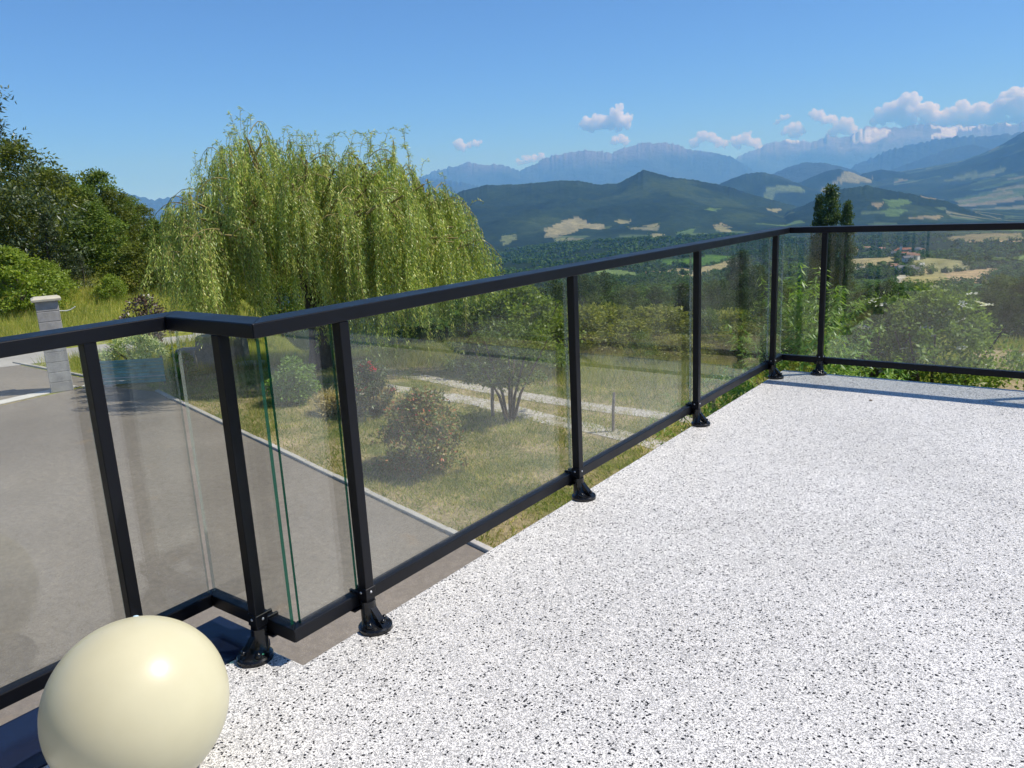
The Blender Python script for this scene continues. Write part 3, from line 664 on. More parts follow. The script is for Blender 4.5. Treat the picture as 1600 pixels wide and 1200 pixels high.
# gravel tracks
def track(name, pts, w):
    pts = [np.array(q) for q in pts]; d0 = pts[0]-pts[1]; d1 = pts[-1]-pts[-2]
    pts = [pts[0]+d0/np.linalg.norm(d0)*7]+pts+[pts[-1]+d1/np.linalg.norm(d1)*8]
    P = []
    for a_, b_ in zip(pts[:-1], pts[1:]):
        n_ = max(2, int(np.linalg.norm(b_-a_)/.25)); P += [a_+(b_-a_)*k/n_ for k in range(n_)]
    P = np.array(P); Tn = np.gradient(P, axis=0); Tn /= np.linalg.norm(Tn, axis=1)[:, None]; Nn = np.stack([-Tn[:, 1], Tn[:, 0]], 1)
    s_ = np.arange(len(P))*.25
    wl = w/2*(.75+.7*fbm(s_*1.7, s_*0, 4, 5)); wr = w/2*(.75+.7*fbm(s_*1.7, s_*0+9, 4, 8))
    keep = np.hypot(P[:, 0], P[:, 1]) < 22.2; P, Nn, wl, wr = P[keep], Nn[keep], wl[keep], wr[keep]
    V = np.concatenate([np.c_[P+Nn*wl[:, None], np.full(len(P), G+.004)], np.c_[P-Nn*wr[:, None], np.full(len(P), G+.004)]]); n_ = len(P)
    Fq = np.array([(i, i+n_, i+n_+1, i+1) for i in range(n_-1)])
    tag(obj(name, npmesh(name, V, Fq, M['gravel'])), kind='structure')
track('gravel_track', [flat(648, 612), flat(705, 621), flat(756, 630), flat(840, 650)], .46)
track('gravel_track', [flat(714, 600), flat(765, 609), flat(870, 627), flat(960, 640), flat(1056, 653)], .44)

# ------------------------------------------------------------------ foliage generators
def unit(v): return v/np.maximum(np.linalg.norm(v, axis=-1, keepdims=True), 1e-9)
def leaf_mesh(name, P, D, Nn, Ls, Ws, mat):
    D = unit(D); Sd = unit(np.cross(D, Nn)); Ls = np.broadcast_to(Ls, (len(P),))[:, None]; Ws = np.broadcast_to(Ws, (len(P),))[:, None]
    V = np.stack([P, P+D*Ls*.45+Sd*Ws*.5, P+D*Ls, P+D*Ls*.45-Sd*Ws*.5], 1).reshape(-1, 3)
    return npmesh(name, V, np.arange(len(P)*4).reshape(-1, 4), mat)
def rdir(n, g=rng): return unit(g.normal(size=(n, 3)))
def limb_tubes(b, base, top, r0, n_limb, spread, g, m=0, seg=5):
    """a tapered trunk with limbs; returns limb tips"""
    base = np.array(base, float); top = np.array(top, float); tips = []
    k = np.linspace(0, 1, seg+1); side = g.normal(size=3)*.06*np.linalg.norm(top-base); side[2] = 0
    pts = [base+(top-base)*q+side*math.sin(q*3) for q in k]; b.tube(pts, [r0*(1.25 if i == 0 else 1)*(1-.75*q) for i, q in enumerate(k)], 8, m)
    for i in range(n_limb):
        q = g.uniform(.3, .95); p0 = base+(top-base)*q+side*math.sin(q*3); a = g.uniform(0, 6.28); ln = spread*g.uniform(.6, 1.0)*(1.15-.5*q)
        d = np.array((math.cos(a), math.sin(a), g.uniform(.25, .8))); p1 = p0+d*ln*.5; p2 = p0+d*ln+np.array((0, 0, ln*.15))
        b.tube([p0, p1, p2], [r0*.42*(1-.5*q), r0*.26*(1-.5*q), r0*.08], 6, m); tips.append(p2)
    return tips
def crown_points(h0, h1, rad, n_cl, per, csz, g, prof='round', lump=.35):
    """clumps of leaves spread through an uneven crown volume"""
    ph = g.uniform(0, 6.28, 6); C = []
    while len(C) < n_cl:
        u = g.uniform(0, 1); a = g.uniform(0, 6.28)
        if prof == 'round': w = math.sqrt(max(0, 1-(2*u-1)**2))*(1.05-.25*u)
        elif prof == 'cone': w = (1-u)**.8+.04
        elif prof == 'column': w = min(1, u*5+.35)*min(1, (1-u)*3.2+.12)
        elif prof == 'bush': w = math.sqrt(max(0, 1-u**2))*min(1, .72+u)
        else: w = 1
        lb = 1+lump*(math.sin(a*2+ph[0]+u*4)+math.sin(a*3+ph[1]-u*7)+.7*math.sin(a*5+ph[2]+u*11))/2.2
        rr_ = rad*w*lb*(g.uniform(.0, 1)**.45)
        C.append((rr_*math.cos(a), rr_*math.sin(a), h0+(h1-h0)*u))
    C = np.array(C); n = n_cl*per
    sz = csz*g.uniform(.55, 1.25, n_cl); off = rdir(n, g)*(g.uniform(0, 1, n)**.5)[:, None]*np.repeat(sz, per)[:, None]; off[:, 2] *= .62
    return np.repeat(C, per, 0)+off, off
def tree_meshes(h, rad, h0, prof='round', n_cl=150, per=45, csz=.6, leaf=.22, lw=.6, mat='leaf_wood_mid', bark='bark', seed=0, r0=None, limbs=9, droop=0.0, lump=.35):
    g = np.random.default_rng(seed); b = MB()
    limb_tubes(b, (0, 0, -.3), (0, 0, h*(.9 if prof in ('cone', 'column') else .72)), r0 or h*.022, limbs, rad*.8, g)
    tm = b.mesh('trunk', M[bark], smooth=True)
    P, off = crown_points(h0, h, rad, n_cl, per, csz, g, prof, lump); n = len(P)
    D = unit(off/csz+rdir(n, g)*.7+np.array((0, 0, -droop))); Nn = unit(off/csz*.8+rdir(n, g)*.6+np.array((0, 0, .6)))
    cm = leaf_mesh('crown', P, D, Nn, leaf*g.uniform(.6, 1.35, n), leaf*lw*g.uniform(.7, 1.2, n), M[mat])
    return tm, cm
def put_tree(name, meshes, x, y, z, label, cat='tree', group=None, s=1.0, sz=None, rz=0.0, parts=('trunk', 'crown')):
    o = thing(name, label, cat, (x, y, z), group, rz); o.scale = (s, s, sz or s)
    for pn_, me_ in zip(parts, meshes): obj(pn_, me_, o)
    return o

# ------------------------------------------------------------------ weeping willow
WX, WY = [q*21.2/math.hypot(*flat(505, 612)) for q in flat(505, 612)]; WV = unit(np.array((WX, WY))); E1 = np.array((WV[1], -WV[0], 0)); E3 = np.array((WV[0], WV[1], 0))
def wl(u, d, z): return E1*u+E3*d+np.array((0, 0, z))
wil = thing('willow_tree', 'large weeping willow with hanging yellow-green curtains above the lawn', 'tree', (WX, WY, G)); wil.scale = (1.12, 1.12, 1.0)
g = np.random.default_rng(21)
TOPU, TOPH = [-3.2, -2.8, -2.5, -2.1, -1.5, -1.0, -.4, .3, 1.0, 1.7, 2.2, 2.7, 3.2, 3.7], [3.7, 4.1, 4.35, 4.9, 5.75, 6.1, 6.0, 5.65, 5.45, 5.6, 5.45, 4.95, 4.2, 3.5]
LOBES = []
while len(LOBES) < 74:
    u, d = g.uniform(-2.5, 3.2), g.uniform(-2.5, 2.8)
    if (u/4.0)**2+(d/3.15)**2 > 1: continue
    tp_ = float(np.interp(u, TOPU, TOPH)); dm = math.sqrt(max(0, 1-(d/3.4)**2))
    h = 1.9+(tp_-1.9)*dm-(g.uniform(0, 1)**2)*1.5*(.4+.6*(len(LOBES) % 3 > 0)); LOBES.append((u, d, max(2.6, h), g.uniform(.5, .95)))
bt = MB(); bt.tube([(0, 0, -.3), (.03, .02, .5), wl(.05, 0, 1.3), wl(-.05, .05, 2.2), wl(-.1, 0, 3.0)], [.36, .25, .22, .21, .17], 12)
bb = MB(); SP = []; SL = []; LP = []; LD = []
for (u, d, h, rad) in LOBES:
    tip = wl(u, d, h); k0 = wl(-.1+u*.1, d*.1, 2.2+.18*h*.6); midp = (k0+tip)*.5+wl(u*.12, d*.12, .35)
    bb.tube([k0, (k0+midp)*.5+wl(u*.05, 0, .0), midp, tip-np.array((0, 0, .1))], [.10, .08, .055, .02], 6)
    for k in range(11):
        a = g.uniform(0, 6.28); ln = rad*g.uniform(.35, 1.15); st = tip+np.array((math.cos(a)*.1, math.sin(a)*.1, g.uniform(-.7, .05)))
        dirh = np.array((math.cos(a), math.sin(a), 0)); rise = g.uniform(.05, .38)*(1.3 if h > 5.3 else .8)
        tw_ = [st+dirh*ln*q+np.array((0, 0, rise*math.sin(q*2.2)*1.2-.5*q**2.5)) for q in np.linspace(0, 1, 6)]
        if k % 3 == 0: bb.tube(tw_, [.014, .012, .010, .008, .006, .004], 4)
        for j in range(8):
            q = g.uniform(.12, 1.0); i0 = min(4, int(q*5)); p = tw_[i0]+(tw_[i0+1]-tw_[i0])*(q*5-i0)
            uu = p@E1; low = .3+1.0*sstep(.6, -2.0, uu)+1.1*sstep(-2.0, -3.2, uu)+g.uniform(0, 1.2)
            length = min(.45+2.0*g.uniform(0, 1)**1.6+(1.0 if h < 3.8 else 0)*g.uniform(0, 1), max(.35, p[2]-low)); sw = np.array((g.normal()*.06, g.normal()*.06, 0)); n = int(length*38)+3
            q_ = np.linspace(0, 1, n); out = dirh*.16*(1-np.exp(-q_*3))[:, None]
            pt = p+out+sw*(q_**1.5)[:, None]*length+np.array((0, 0, -1.))*(q_*length)[:, None]
            LP.append(pt+g.normal(size=(n, 3))*.018); t_ = g.uniform(0, 6.28, n)
            LD.append(np.stack([np.cos(t_)*.55+dirh[0]*.2, np.sin(t_)*.55+dirh[1]*.2, -g.uniform(.45, 1.3, n)], 1))
            if j % 3 == 0: SP.append(pt[::max(1, n//6)])
    for k in range(4 if h > 4.7 else 1):     # young upright shoots on the outline
        a = g.uniform(0, 6.28); p = tip+np.array((math.cos(a)*rad*.5*g.uniform(.2, 1), math.sin(a)*rad*.5*g.uniform(.2, 1), .05)); hh = g.uniform(.2, .6); lean = g.normal(size=2)*.35
        q_ = np.linspace(0, 1, 22); pt = p+np.stack([lean[0]*q_**1.6*hh*1.4, lean[1]*q_**1.6*hh*1.4, hh*np.sin(q_*2.1)], 1)
        LP.append(pt); t_ = g.uniform(0, 6.28, 22); LD.append(np.stack([np.cos(t_)*.7, np.sin(t_)*.7, g.uniform(-.4, .8, 22)], 1)); SP.append(pt[::4])
for q in SP: bb.tube(q, .0045, 3, caps=False)
LP = np.concatenate(LP); LD = np.concatenate(LD); n = len(LP)
bt.build('trunk', M['bark_dark'], wil, smooth=True); bb.build('branches', M['twig'], wil)
obj('crown', leaf_mesh('crown', LP, LD, rdir(n, g)+np.array((0, 0, .3)), g.uniform(.06, .115, n), g.uniform(.013, .021, n), M['leaf_willow']), wil)
# ------------------------------------------------------------------ garden shrubs
def shrub(name, px, py, h, rad, mat, label, seed, n_cl=70, per=60, csz=.17, leaf=.07, lw=.5, cat='shrub', h0=.06, group=None, flowers=None, prof='bush', z=None, xy=None, stems=6, bark='bark', droop=0.0, lump=.3):
    x, y = xy if xy else flat(px, py); zz = G if z is None else z
    g = np.random.default_rng(seed); b = MB()
    for k in range(stems):
        a = g.uniform(0, 6.28); b.tube([(0, 0, -.1), (math.cos(a)*rad*.3, math.sin(a)*rad*.3, h*.4), (math.cos(a)*rad*.65, math.sin(a)*rad*.65, h*.8)], [.022*h, .014*h, .006*h], 5)
    o = thing(name, label, cat, (x, y, zz), group); b.build('stem', M[bark], o, smooth=True)
    P, off = crown_points(h0, h, rad, n_cl, per, csz, g, prof, lump); n = len(P)
    D = unit(off/csz+rdir(n, g)*.8+np.array((0, 0, .15-droop))); Nn = unit(off/csz*.6+rdir(n, g)*.6+np.array((0, 0, .7)))
    obj('foliage', leaf_mesh('foliage', P, D, Nn, leaf*g.uniform(.6, 1.3, n), leaf*lw*g.uniform(.7, 1.2, n), M[mat]), o)
    if flowers:
        fm, cnt, fs, npet = flowers; rad_ = unit(off); sel = g.choice(n, cnt, replace=False); sel = sel[np.argsort(-(np.hypot(P[sel, 0], P[sel, 1])/rad+(P[sel, 2]/h)))][:int(cnt*.7)]
        C_ = P[sel]+off[sel]*.5+np.array((0, 0, .025)); a = g.uniform(0, 6.28, npet); FD = np.stack([np.cos(a), np.sin(a), g.uniform(-.1, .5, npet)], 1)
        FP = FD*(g.uniform(0, 1, npet)**.5*fs*.8)[:, None]*np.array((1, 1, .3)) if fs > .03 else FD*0
        fme = leaf_mesh('flower_head', FP, FD, np.tile((0, 0, 1.), (npet, 1))+rdir(npet, g)*.4, fs*g.uniform(.6, 1.1, npet), fs*.7, M[fm])
        for c_ in C_:
            f_ = obj('flower_head', fme, o, c_); f_.rotation_euler = (g.uniform(-.5, .3), g.uniform(-.4, .4), g.uniform(0, 6.28)); sc_f = g.uniform(.7, 1.2); f_.scale = (sc_f,)*3
    return o
shrub('photinia_shrub', 664, 730, 1.25, .74, 'leaf_photinia', 'rounded photinia shrub with reddish leaf tips on the lawn', 31, 190, 60, .16, .065, .5, flowers=('petal_red', 14, .03, 6))
shrub('rose_shrub', 578, 650, 1.05, .62, 'leaf_rose', 'dark shrub with red flowers behind the photinia', 32, 70, 60, .17, .07, .5, flowers=('petal_red', 30, .05, 9))
shrub('green_shrub', 462, 628, .95, .58, 'leaf_shrub', 'bright green rounded shrub between the railing posts', 33, 70, 60, .16, .08, .5)
shrub('variegated_shrub', 215, 573, .85, 1.15, 'leaf_variegated', 'low cream-variegated shrub behind the teal panel', 34, 80, 50, .2, .10, .4)
shrub('green_shrub', 288, 600, .75, .34, 'leaf_shrub', 'small leafy green shrub at the end of the teal panel', 35, 40, 50, .14, .07, .5)
shrub('red_leaved_shrub', 236, 552, 1.75, .85, 'leaf_dark_red', 'dark red-leaved shrub rising behind the railing corner', 36, 60, 36, .22, .10, .6, h0=.35)
shrub('dry_grass_tuft', 598, 645, .48, .34, 'grass_dry', 'straw-coloured dry grass clump beside the photinia', 37, 40, 50, .12, .16, .12, cat='grass clump', stems=2)
shrub('dry_grass_tuft', 517, 645, .42, .32, 'grass_dry', 'straw-coloured dry grass clump near the willow trunk', 38, 36, 50, .12, .16, .12, cat='grass clump', stems=2)
shrub('green_hedge_bush', 822, 580, 2.0, 1.35, 'leaf_wood_bright', 'tall bright green bush at the far edge of the lawn', 39, 150, 60, .28, .11, .55)
shrub('green_hedge_bush', 765, 578, 1.55, 1.0, 'leaf_wood_mid', 'lower green bush beside the tall bright bush', 40, 90, 60, .26, .11, .55)
# small multi-stemmed tree
x, y = flat(797, 657); o = thing('small_tree', 'small multi-stemmed garden tree with an airy crown by the gravel track', 'tree', (x, y, G)); g = np.random.default_rng(44); b = MB(); tips = []
for k in range(6):
    a = k*1.05+g.uniform(-.2, .2); sp = g.uniform(.35, .7); p = [np.array((math.cos(a)*.05, math.sin(a)*.05, -.1)), np.array((math.cos(a)*sp*.35, math.sin(a)*sp*.35, .5)), np.array((math.cos(a)*sp*.8, math.sin(a)*sp*.8, 1.0)), np.array((math.cos(a)*sp*1.25, math.sin(a)*sp*1.25, 1.5))]
    b.tube(p, [.034, .027, .018, .008], 6)
b.build('trunk', M['bark'], o, smooth=True)
P, off = crown_points(.75, 1.85, 1.1, 80, 44, .2, g, 'round', .4); n = len(P)
obj('crown', leaf_mesh('crown', P, unit(off+rdir(n, g)*.15+np.array((0, 0, -.03))), unit(off+rdir(n, g)*.1+np.array((0, 0, .2))), (.085*g.uniform(.6, 1.3, n)), .04, M['leaf_wood_mid']), o)
# peach tree close below the far corner, long drooping leaves
def peach(px, r, h, rad, label, seed, n_cl, hz0):
    a_ = azel(px, 520)[0]; x, y = r*math.sin(a_), r*math.cos(a_); g = np.random.default_rng(seed); b = MB()
    o = thing('peach_tree', label, 'tree', (x, y, G)); tips = limb_tubes(b, (0, 0, -.2), (0, 0, h*.8), .06, 9, rad, g); b.build('trunk', M['bark'], o, smooth=True)
    C, off = crown_points(hz0, h, rad, n_cl, 1, .05, g, 'round', .3); LPp = []; LDp = []
    for c in C:
        k = 44; dv = unit(np.array((c[0], c[1], .9+g.uniform(-.5, .6)))+g.normal(size=3)*.3); q = np.linspace(0, 1, k); ln = g.uniform(.25, .5)
        pt = c+dv*(q*ln)[:, None]; LPp.append(pt); t_ = g.uniform(0, 6.28, k)
        LDp.append(np.stack([np.cos(t_)+dv[0]*.5, np.sin(t_)+dv[1]*.5, -g.uniform(.0, 1.1, k)], 1))
    P = np.concatenate(LPp); D = np.concatenate(LDp); n = len(P)
    obj('crown', leaf_mesh('crown', P, D, rdir(n, g)*.5+np.array((0, 0, 1.)), g.uniform(.065, .115, n), g.uniform(.014, .022, n), M['leaf_peach']), o)
peach(1262, 7.5, 2.98, .85, 'peach tree with long drooping leaves just beyond the terrace corner', 51, 190, 1.2)
peach(1165, 7.9, 2.1, .7, 'lower peach tree left of the terrace corner', 52, 120, .8)
# elder with flat white flower heads, flowering shrubs below the terrace
a_ = azel(1462, 520)[0]
shrub('elder_bush', 0, 0, 2.35, 1.4, 'leaf_elder', 'large elder bush dotted with white flower heads beyond the far panes', 61, 210, 75, .25, .08, .55, xy=(13.8*math.sin(a_), 13.8*math.cos(a_)), flowers=('petal_white', 75, .06, 16))
a_ = azel(1375, 500)[0]
shrub('elder_bush', 0, 0, 2.25, .85, 'leaf_elder', 'smaller elder bush on the left flank of the large elder', 62, 110, 70, .24, .08, .55, xy=(13.9*math.sin(a_), 13.9*math.cos(a_)), flowers=('petal_white', 50, .07, 18))
for i, (px, r, h, rad, lab) in enumerate([(1385, 8.6, 1.75, .65, 'leftmost of the flowering shrubs under the far railing'), (1462, 8.9, 1.7, .75, 'second flowering shrub from the left under the far railing'), (1545, 9.0, 1.6, .8, 'third flowering shrub from the left under the far railing'), (1640, 9.0, 1.7, .8, 'flowering shrub at the right picture edge under the railing')]):
    a_ = azel(px, 580)[0]
    shrub('flowering_shrub', 0, 0, h, rad, 'leaf_elder' if i % 2 else 'leaf_shrub', lab, 65+i, 90, 60, .2, .08, .5, xy=(r*math.sin(a_), r*math.cos(a_)), flowers=('petal_white' if i != 1 else 'petal_pink', 70, .035, 8), group='flowering shrubs below the terrace')
for i, (px, r, h, rad) in enumerate([(1300, 7.0, 1.35, .7), (1420, 6.9, 1.2, .8), (1560, 6.9, 1.2, .85), (1110, 8.6, 1.1, .6)]):
    a_ = azel(px, 600)[0]
    shrub('low_shrub', 0, 0, h, rad, 'leaf_wood_mid', ['low dark shrub at the foot of the peach tree', 'low dark shrub close against the far terrace edge', 'low dark shrub against the terrace edge at right', 'low dark shrub left of the terrace corner'][i], 75+i, 80, 60, .2, .09, .45, xy=(r*math.sin(a_), r*math.cos(a_)))

# ------------------------------------------------------------------ trees on the left slope
TA = tree_meshes(10, 3.6, 1.0, 'round', 230, 60, .75, .24, .6, 'leaf_wood_dark', seed=101)
TB = tree_meshes(8, 2.6, .6, 'round', 180, 60, .6, .22, .6, 'leaf_wood_mid', seed=102)
TC = tree_meshes(7.5, 2.2, .3, 'cone', 190, 50, .5, .20, .35, 'leaf_conifer', bark='bark_dark', seed=103)
TD = tree_meshes(3.0, 2.1, .05, 'bush', 130, 60, .42, .17, .55, 'leaf_wood_bright', seed=104)
TE = tree_meshes(5.5, 2.0, .3, 'round', 150, 60, .5, .2, .55, 'leaf_wood_mid', seed=105)
TF = tree_meshes(3.2, 1.9, .05, 'bush', 120, 60, .42, .17, .55, 'leaf_wood_dark', seed=106)
TG = tree_meshes(14, 4.4, 1.5, 'cone', 420, 70, .85, .26, .3, 'leaf_conifer', bark='bark_dark', seed=107, lump=.6, limbs=16)
def leftree(name, me, h0, px, r, topy, lab, cat='tree', wide=1.0, rz=0.0, group=None):
    x, y, z = place(px, r, 380); e = azel(px, topy)[1]; h = EYE+r*e-z; s = h/h0
    o = put_tree(name, me, x, y, z, lab, cat, group, s=s*wide, sz=s, rz=rz); return o
leftree('conifer_tree', TG, 14, -58, 44, -40, 'tall dark conifer reaching in from the left picture edge', wide=.95, rz=.6)
leftree('broadleaf_tree', TA, 10, 45, 52, 222, 'tallest dark broadleaf tree on the left slope', wide=1.15)
leftree('broadleaf_tree', TA, 10, -20, 50, 250, 'dark broadleaf tree at the left picture edge behind the pillar', wide=1.0, rz=2)
leftree('broadleaf_tree', TB, 8, 78, 56, 262, 'dark rounded tree on the shoulder of the left slope', wide=1.0, rz=1)
leftree('broadleaf_tree', TB, 8, 118, 58, 275, 'mid-green tree right of the dark shoulder tree on the slope', wide=.9, rz=3)
leftree('broadleaf_tree', TB, 8, 168, 56, 268, 'leafy green tree standing highest near the willow', wide=.95, rz=.4)
leftree('broadleaf_tree', TB, 8, 210, 60, 308, 'lower green tree beside the willow on the left slope', wide=1.1, rz=5)
leftree('broadleaf_tree', TA, 10, 95, 53, 272, 'dark tree filling the middle of the left skyline', wide=1.0, rz=2.6)
leftree('broadleaf_tree', TB, 8, 140, 54, 292, 'dark green tree left of the highest tree near the willow', wide=1.1, rz=2.2)
leftree('broadleaf_tree', TA, 10, 188, 55, 296, 'dark tree right of the highest tree near the willow', wide=.9, rz=.8)
leftree('broadleaf_tree', TA, 10, 228, 58, 322, 'dark tree at the lower right end of the left skyline', wide=1.0, rz=1.8)
leftree('broadleaf_tree', TB, 8, 268, 60, 335, 'dark tree just behind the left willow curtain', wide=1.2, rz=3.1)
leftree('conifer_tree', TC, 7.5, 78, 45, 335, 'dark young conifer on the slope above the pillar', wide=1.15)
leftree('conifer_tree', TC, 7.5, 118, 46, 395, 'small dark conifer between the bright bushes', wide=1.2, rz=1)
leftree('broadleaf_tree', TE, 5.5, 150, 50, 320, 'pale green young tree in the middle of the slope', wide=1.1, rz=2)
leftree('broadleaf_tree', TE, 5.5, 100, 50, 330, 'olive green young tree behind the small conifers', wide=1.1, rz=4)
leftree('broadleaf_tree', TA, 10, 30, 47, 300, 'dark wide tree low on the left slope', wide=1.25, rz=4)
leftree('broadleaf_tree', TE, 5.5, 245, 52, 345, 'dull green tree half hidden by the willow', wide=1.1, rz=1)
leftree('slope_bush', TD, 3.0, 12, 39, 392, 'large bright green bush behind the block pillar', 'bush', 1.15)
leftree('slope_bush', TD, 3.0, 62, 42, 412, 'bright green bush just above the pillar cap', 'bush', 1.0, 2)
leftree('slope_bush', TF, 3.2, 205, 42, 385, 'dark rounded bush left of the willow', 'bush', 1.15)
leftree('slope_bush', TF, 3.2, 240, 43, 395, 'dark bush partly behind the willow curtain', 'bush', 1.0, 2)
leftree('slope_bush', TD, 3.0, 160, 40, 432, 'low olive bush at the foot of the slope', 'bush', .95, 3)
leftree('slope_bush', TD, 3.0, 290, 44, 385, 'green bush behind the left willow curtain', 'bush', 1.2, 1)
leftree('slope_bush', TF, 3.2, 350, 46, 380, 'dark bush behind the middle of the willow', 'bush', 1.4, 1)
leftree('broadleaf_tree', TB, 8, 420, 60, 330, 'green tree hidden behind the willow crown', wide=1.2, rz=1)

# ------------------------------------------------------------------ wood beyond the meadow
m_leaf('leaf_far_dark', [(.030, .05, .016), (.045, .07, .02), (.065, .092, .026)], .3, .0, .2); m_leaf('leaf_far_mid', [(.042, .068, .018), (.062, .092, .023), (.09, .12, .03)], .32, .0, .2)
WA = tree_meshes(11, 3.8, 1.2, 'round', 170, 42, .95, .36, .65, 'leaf_far_dark', seed=111)
WB = tree_meshes(10, 3.4, .8, 'round', 160, 42, .9, .36, .65, 'leaf_far_mid', seed=112)
WC = tree_meshes(12, 2.0, .6, 'cone', 130, 40, .7, .34, .4, 'leaf_conifer', bark='bark_dark', seed=113)
WD = tree_meshes(18, 2.0, .8, 'column', 300, 55, .75, .30, .65, 'leaf_poplar', seed=114, limbs=14, lump=.3)
WE = tree_meshes(4.0, 2.6, .05, 'bush', 110, 42, .6, .28, .6, 'leaf_wood_mid', seed=115)
G_W = 'trees of the wood beyond the meadow'
def wood(name, me, h0, px, r, topy, lab, wide=1.0, cat='tree', group=G_W, rz=None):
    x, y, z = place(px, r, 480); e = azel(px, topy)[1]; s = (EYE+r*e-z)/h0
    return put_tree(name, me, x, y, z-.2, lab, cat, group, s=s*wide, sz=s, rz=px*.37 if rz is None else rz)
LD_ = 'dark green broadleaf tree in the wood beyond the meadow'; LM_ = 'mid-green broadleaf tree in the wood beyond the meadow'; LC_ = 'dark narrow conifer in the wood beyond the meadow'
for px, r, ty in [(868,105,440),(915,98,432),(945,108,428),(1022,118,450),(1068,104,462),(1128,98,440),(1180,100,418),(1205,112,430),(1003,96,478),(1100,92,466),(1160,88,452),(1190,86,470),(790,100,455),(835,112,448)]:
    wood('broadleaf_tree', WA, 11, px, r, ty, LD_, 1.0)
for px, r, ty in [(890,84,470),(932,86,462),(968,92,466),(985,110,448),(1040,90,472),(1075,112,446),(1118,110,440),(955,78,500),(1010,80,498),(1058,78,496),(1145,76,478),(905,76,496),(1130,74,500),(810,90,478)]:
    wood('broadleaf_tree', WB, 10, px, r, ty, LM_, 1.0)
for px, r, ty in [(1064,94,442),(1078,90,456),(1145,102,402),(1198,90,450)]: wood('conifer_tree', WC, 12, px, r, ty, LC_, 1.0)
wood('poplar_tree', WD, 18, 1160, 118, 392, 'pale green columnar tree rising above the wood', 1.2, group=None)
wood('poplar_tree', WD, 18, 1291, 98, 291, 'tall dark poplar behind the terrace corner', .72, group=None)
wood('poplar_tree', WD, 18, 1317, 97, 316, 'shorter poplar leaning against the tall poplar at right', .55, group=None, rz=2.0)
wood('poplar_tree', WD, 18, 1274, 99, 306, 'slim poplar at the left side of the tall poplar', .5, group=None, rz=4.0)
for px, r, ty, lab in [(1545,33,448,'dark broad tree right of the elder'),(1600,30,425,'dark tree at the right picture edge beyond the panes'),(1660,34,420,'dark tree just outside the right edge'),(1350,60,452,'dark tree between poplar and elder'),(1230,70,470,'dark tree behind the peach leaves'),(1262,66,468,'brownish dark tree in front of the poplars'),(1385,95,441,'round dark tree below the village lane'),(1560,70,430,'broad green tree above the right elder flank')]:
    wood('broadleaf_tree', WA if px != 1560 else WB, 11 if px != 1560 else 10, px, r, ty, lab, 1.05, group=None)
m_leaf('leaf_olive', [(.10, .12, .02), (.15, .165, .028), (.21, .21, .045)], .4, .015, 1.0)
TH = tree_meshes(1.0, 1.0, .02, 'bush', 90, 46, .2, .085, .5, 'leaf_olive', seed=121, lump=.4)
TI = tree_meshes(1.0, .9, .02, 'bush', 80, 46, .2, .085, .5, 'leaf_wood_mid', seed=122, lump=.45)
for i, (px, r, h, w, me_, lab) in enumerate([(918,20.5,1.25,1.3,TH,'olive thicket right of the fourth railing post'),(952,21.5,1.1,1.5,TH,'wide olive thicket left in the rough meadow'),(990,20.8,.85,1.2,TH,'low olive thicket in the middle of the rough meadow'),(1002,19.2,.8,.55,TI,'leafy green sapling standing in the rough meadow'),(1030,21.6,1.05,1.5,TH,'broad olive thicket before the dark wood'),(1062,19.6,.6,1.0,TH,'small olive tuft left of the fifth railing post'),(1108,20.6,1.1,.9,TI,'round green thicket right of the fifth railing post'),(1140,21.2,.95,1.4,TH,'olive thicket right in the rough meadow'),(1172,19.5,.9,1.2,TH,'olive thicket close to the corner post'),(1205,20.6,1.3,1.4,TI,'green thicket behind the corner post'),(880,21.4,1.2,1.2,TI,'green thicket behind the tall bright bush'),(1240,19.0,1.1,1.3,TI,'green thicket behind the peach tree')]):
    x, y, z = place(px, r, 540); put_tree('meadow_thicket', me_, x, y, G-.02, lab, 'bush', None, s=w, sz=h, rz=px*.3)

# ------------------------------------------------------------------ far woodland in the valley (one uncountable mass)
def wood_cloud(name, r0, r1, spacing, nq, size, hgt, thr, seed):
    g = np.random.default_rng(seed); a0, a1 = d2r(-44), d2r(2); area = (a1-a0)*(r1**2-r0**2)/2; n = int(area/spacing**2)
    r = np.sqrt(g.uniform(r0**2, r1**2, n)); a = g.uniform(a0, a1, n); x = r*np.sin(a); y = r*np.cos(a)
    keep = (fbm(x/110, y/110, 3, 91) > thr) & ~field_mask(x, y) & (np.hypot(x-KX, y-KY) > 95)
    for rd in ROADS:
        for (x0, y0), (x1, y1) in zip(rd[:-1], rd[1:]):
            d = np.array((x1-x0, y1-y0)); q = np.clip(((x-x0)*d[0]+(y-y0)*d[1])/(d@d), 0, 1); keep &= np.hypot(x-x0-q*d[0], y-y0-q*d[1]) > 11
    x, y = x[keep], y[keep]; z = Z(x, y); n = len(x); h = hgt*g.uniform(.55, 1.2, n)
    off = rdir(n*nq, g)*(g.uniform(.35, 1, n*nq)**.6)[:, None]; hh = np.repeat(h, nq)
    P = np.stack([np.repeat(x, nq)+off[:, 0]*hh*.42, np.repeat(y, nq)+off[:, 1]*hh*.42, np.repeat(z, nq)+hh*(.52+.47*off[:, 2])], 1)
    D = rdir(n*nq, g); Nn = unit(off+rdir(n*nq, g)*.5+np.array((0, 0, .5))); sz = size*g.uniform(.6, 1.3, n*nq)
    D = unit(np.cross(Nn, D)); P = P-D*sz[:, None]*.5
    tag(obj(name, leaf_mesh(name, P, D, Nn, sz, sz*.8, M['far_leaf'])), 'dense dark woodland filling the valley floor', 'woodland', kind='stuff')
wood_cloud('woodland', 118, 420, 6.8, 90, 1.5, 8.5, .36, 1)
wood_cloud('woodland', 420, 1100, 10, 34, 2.6, 9.0, .44, 2)
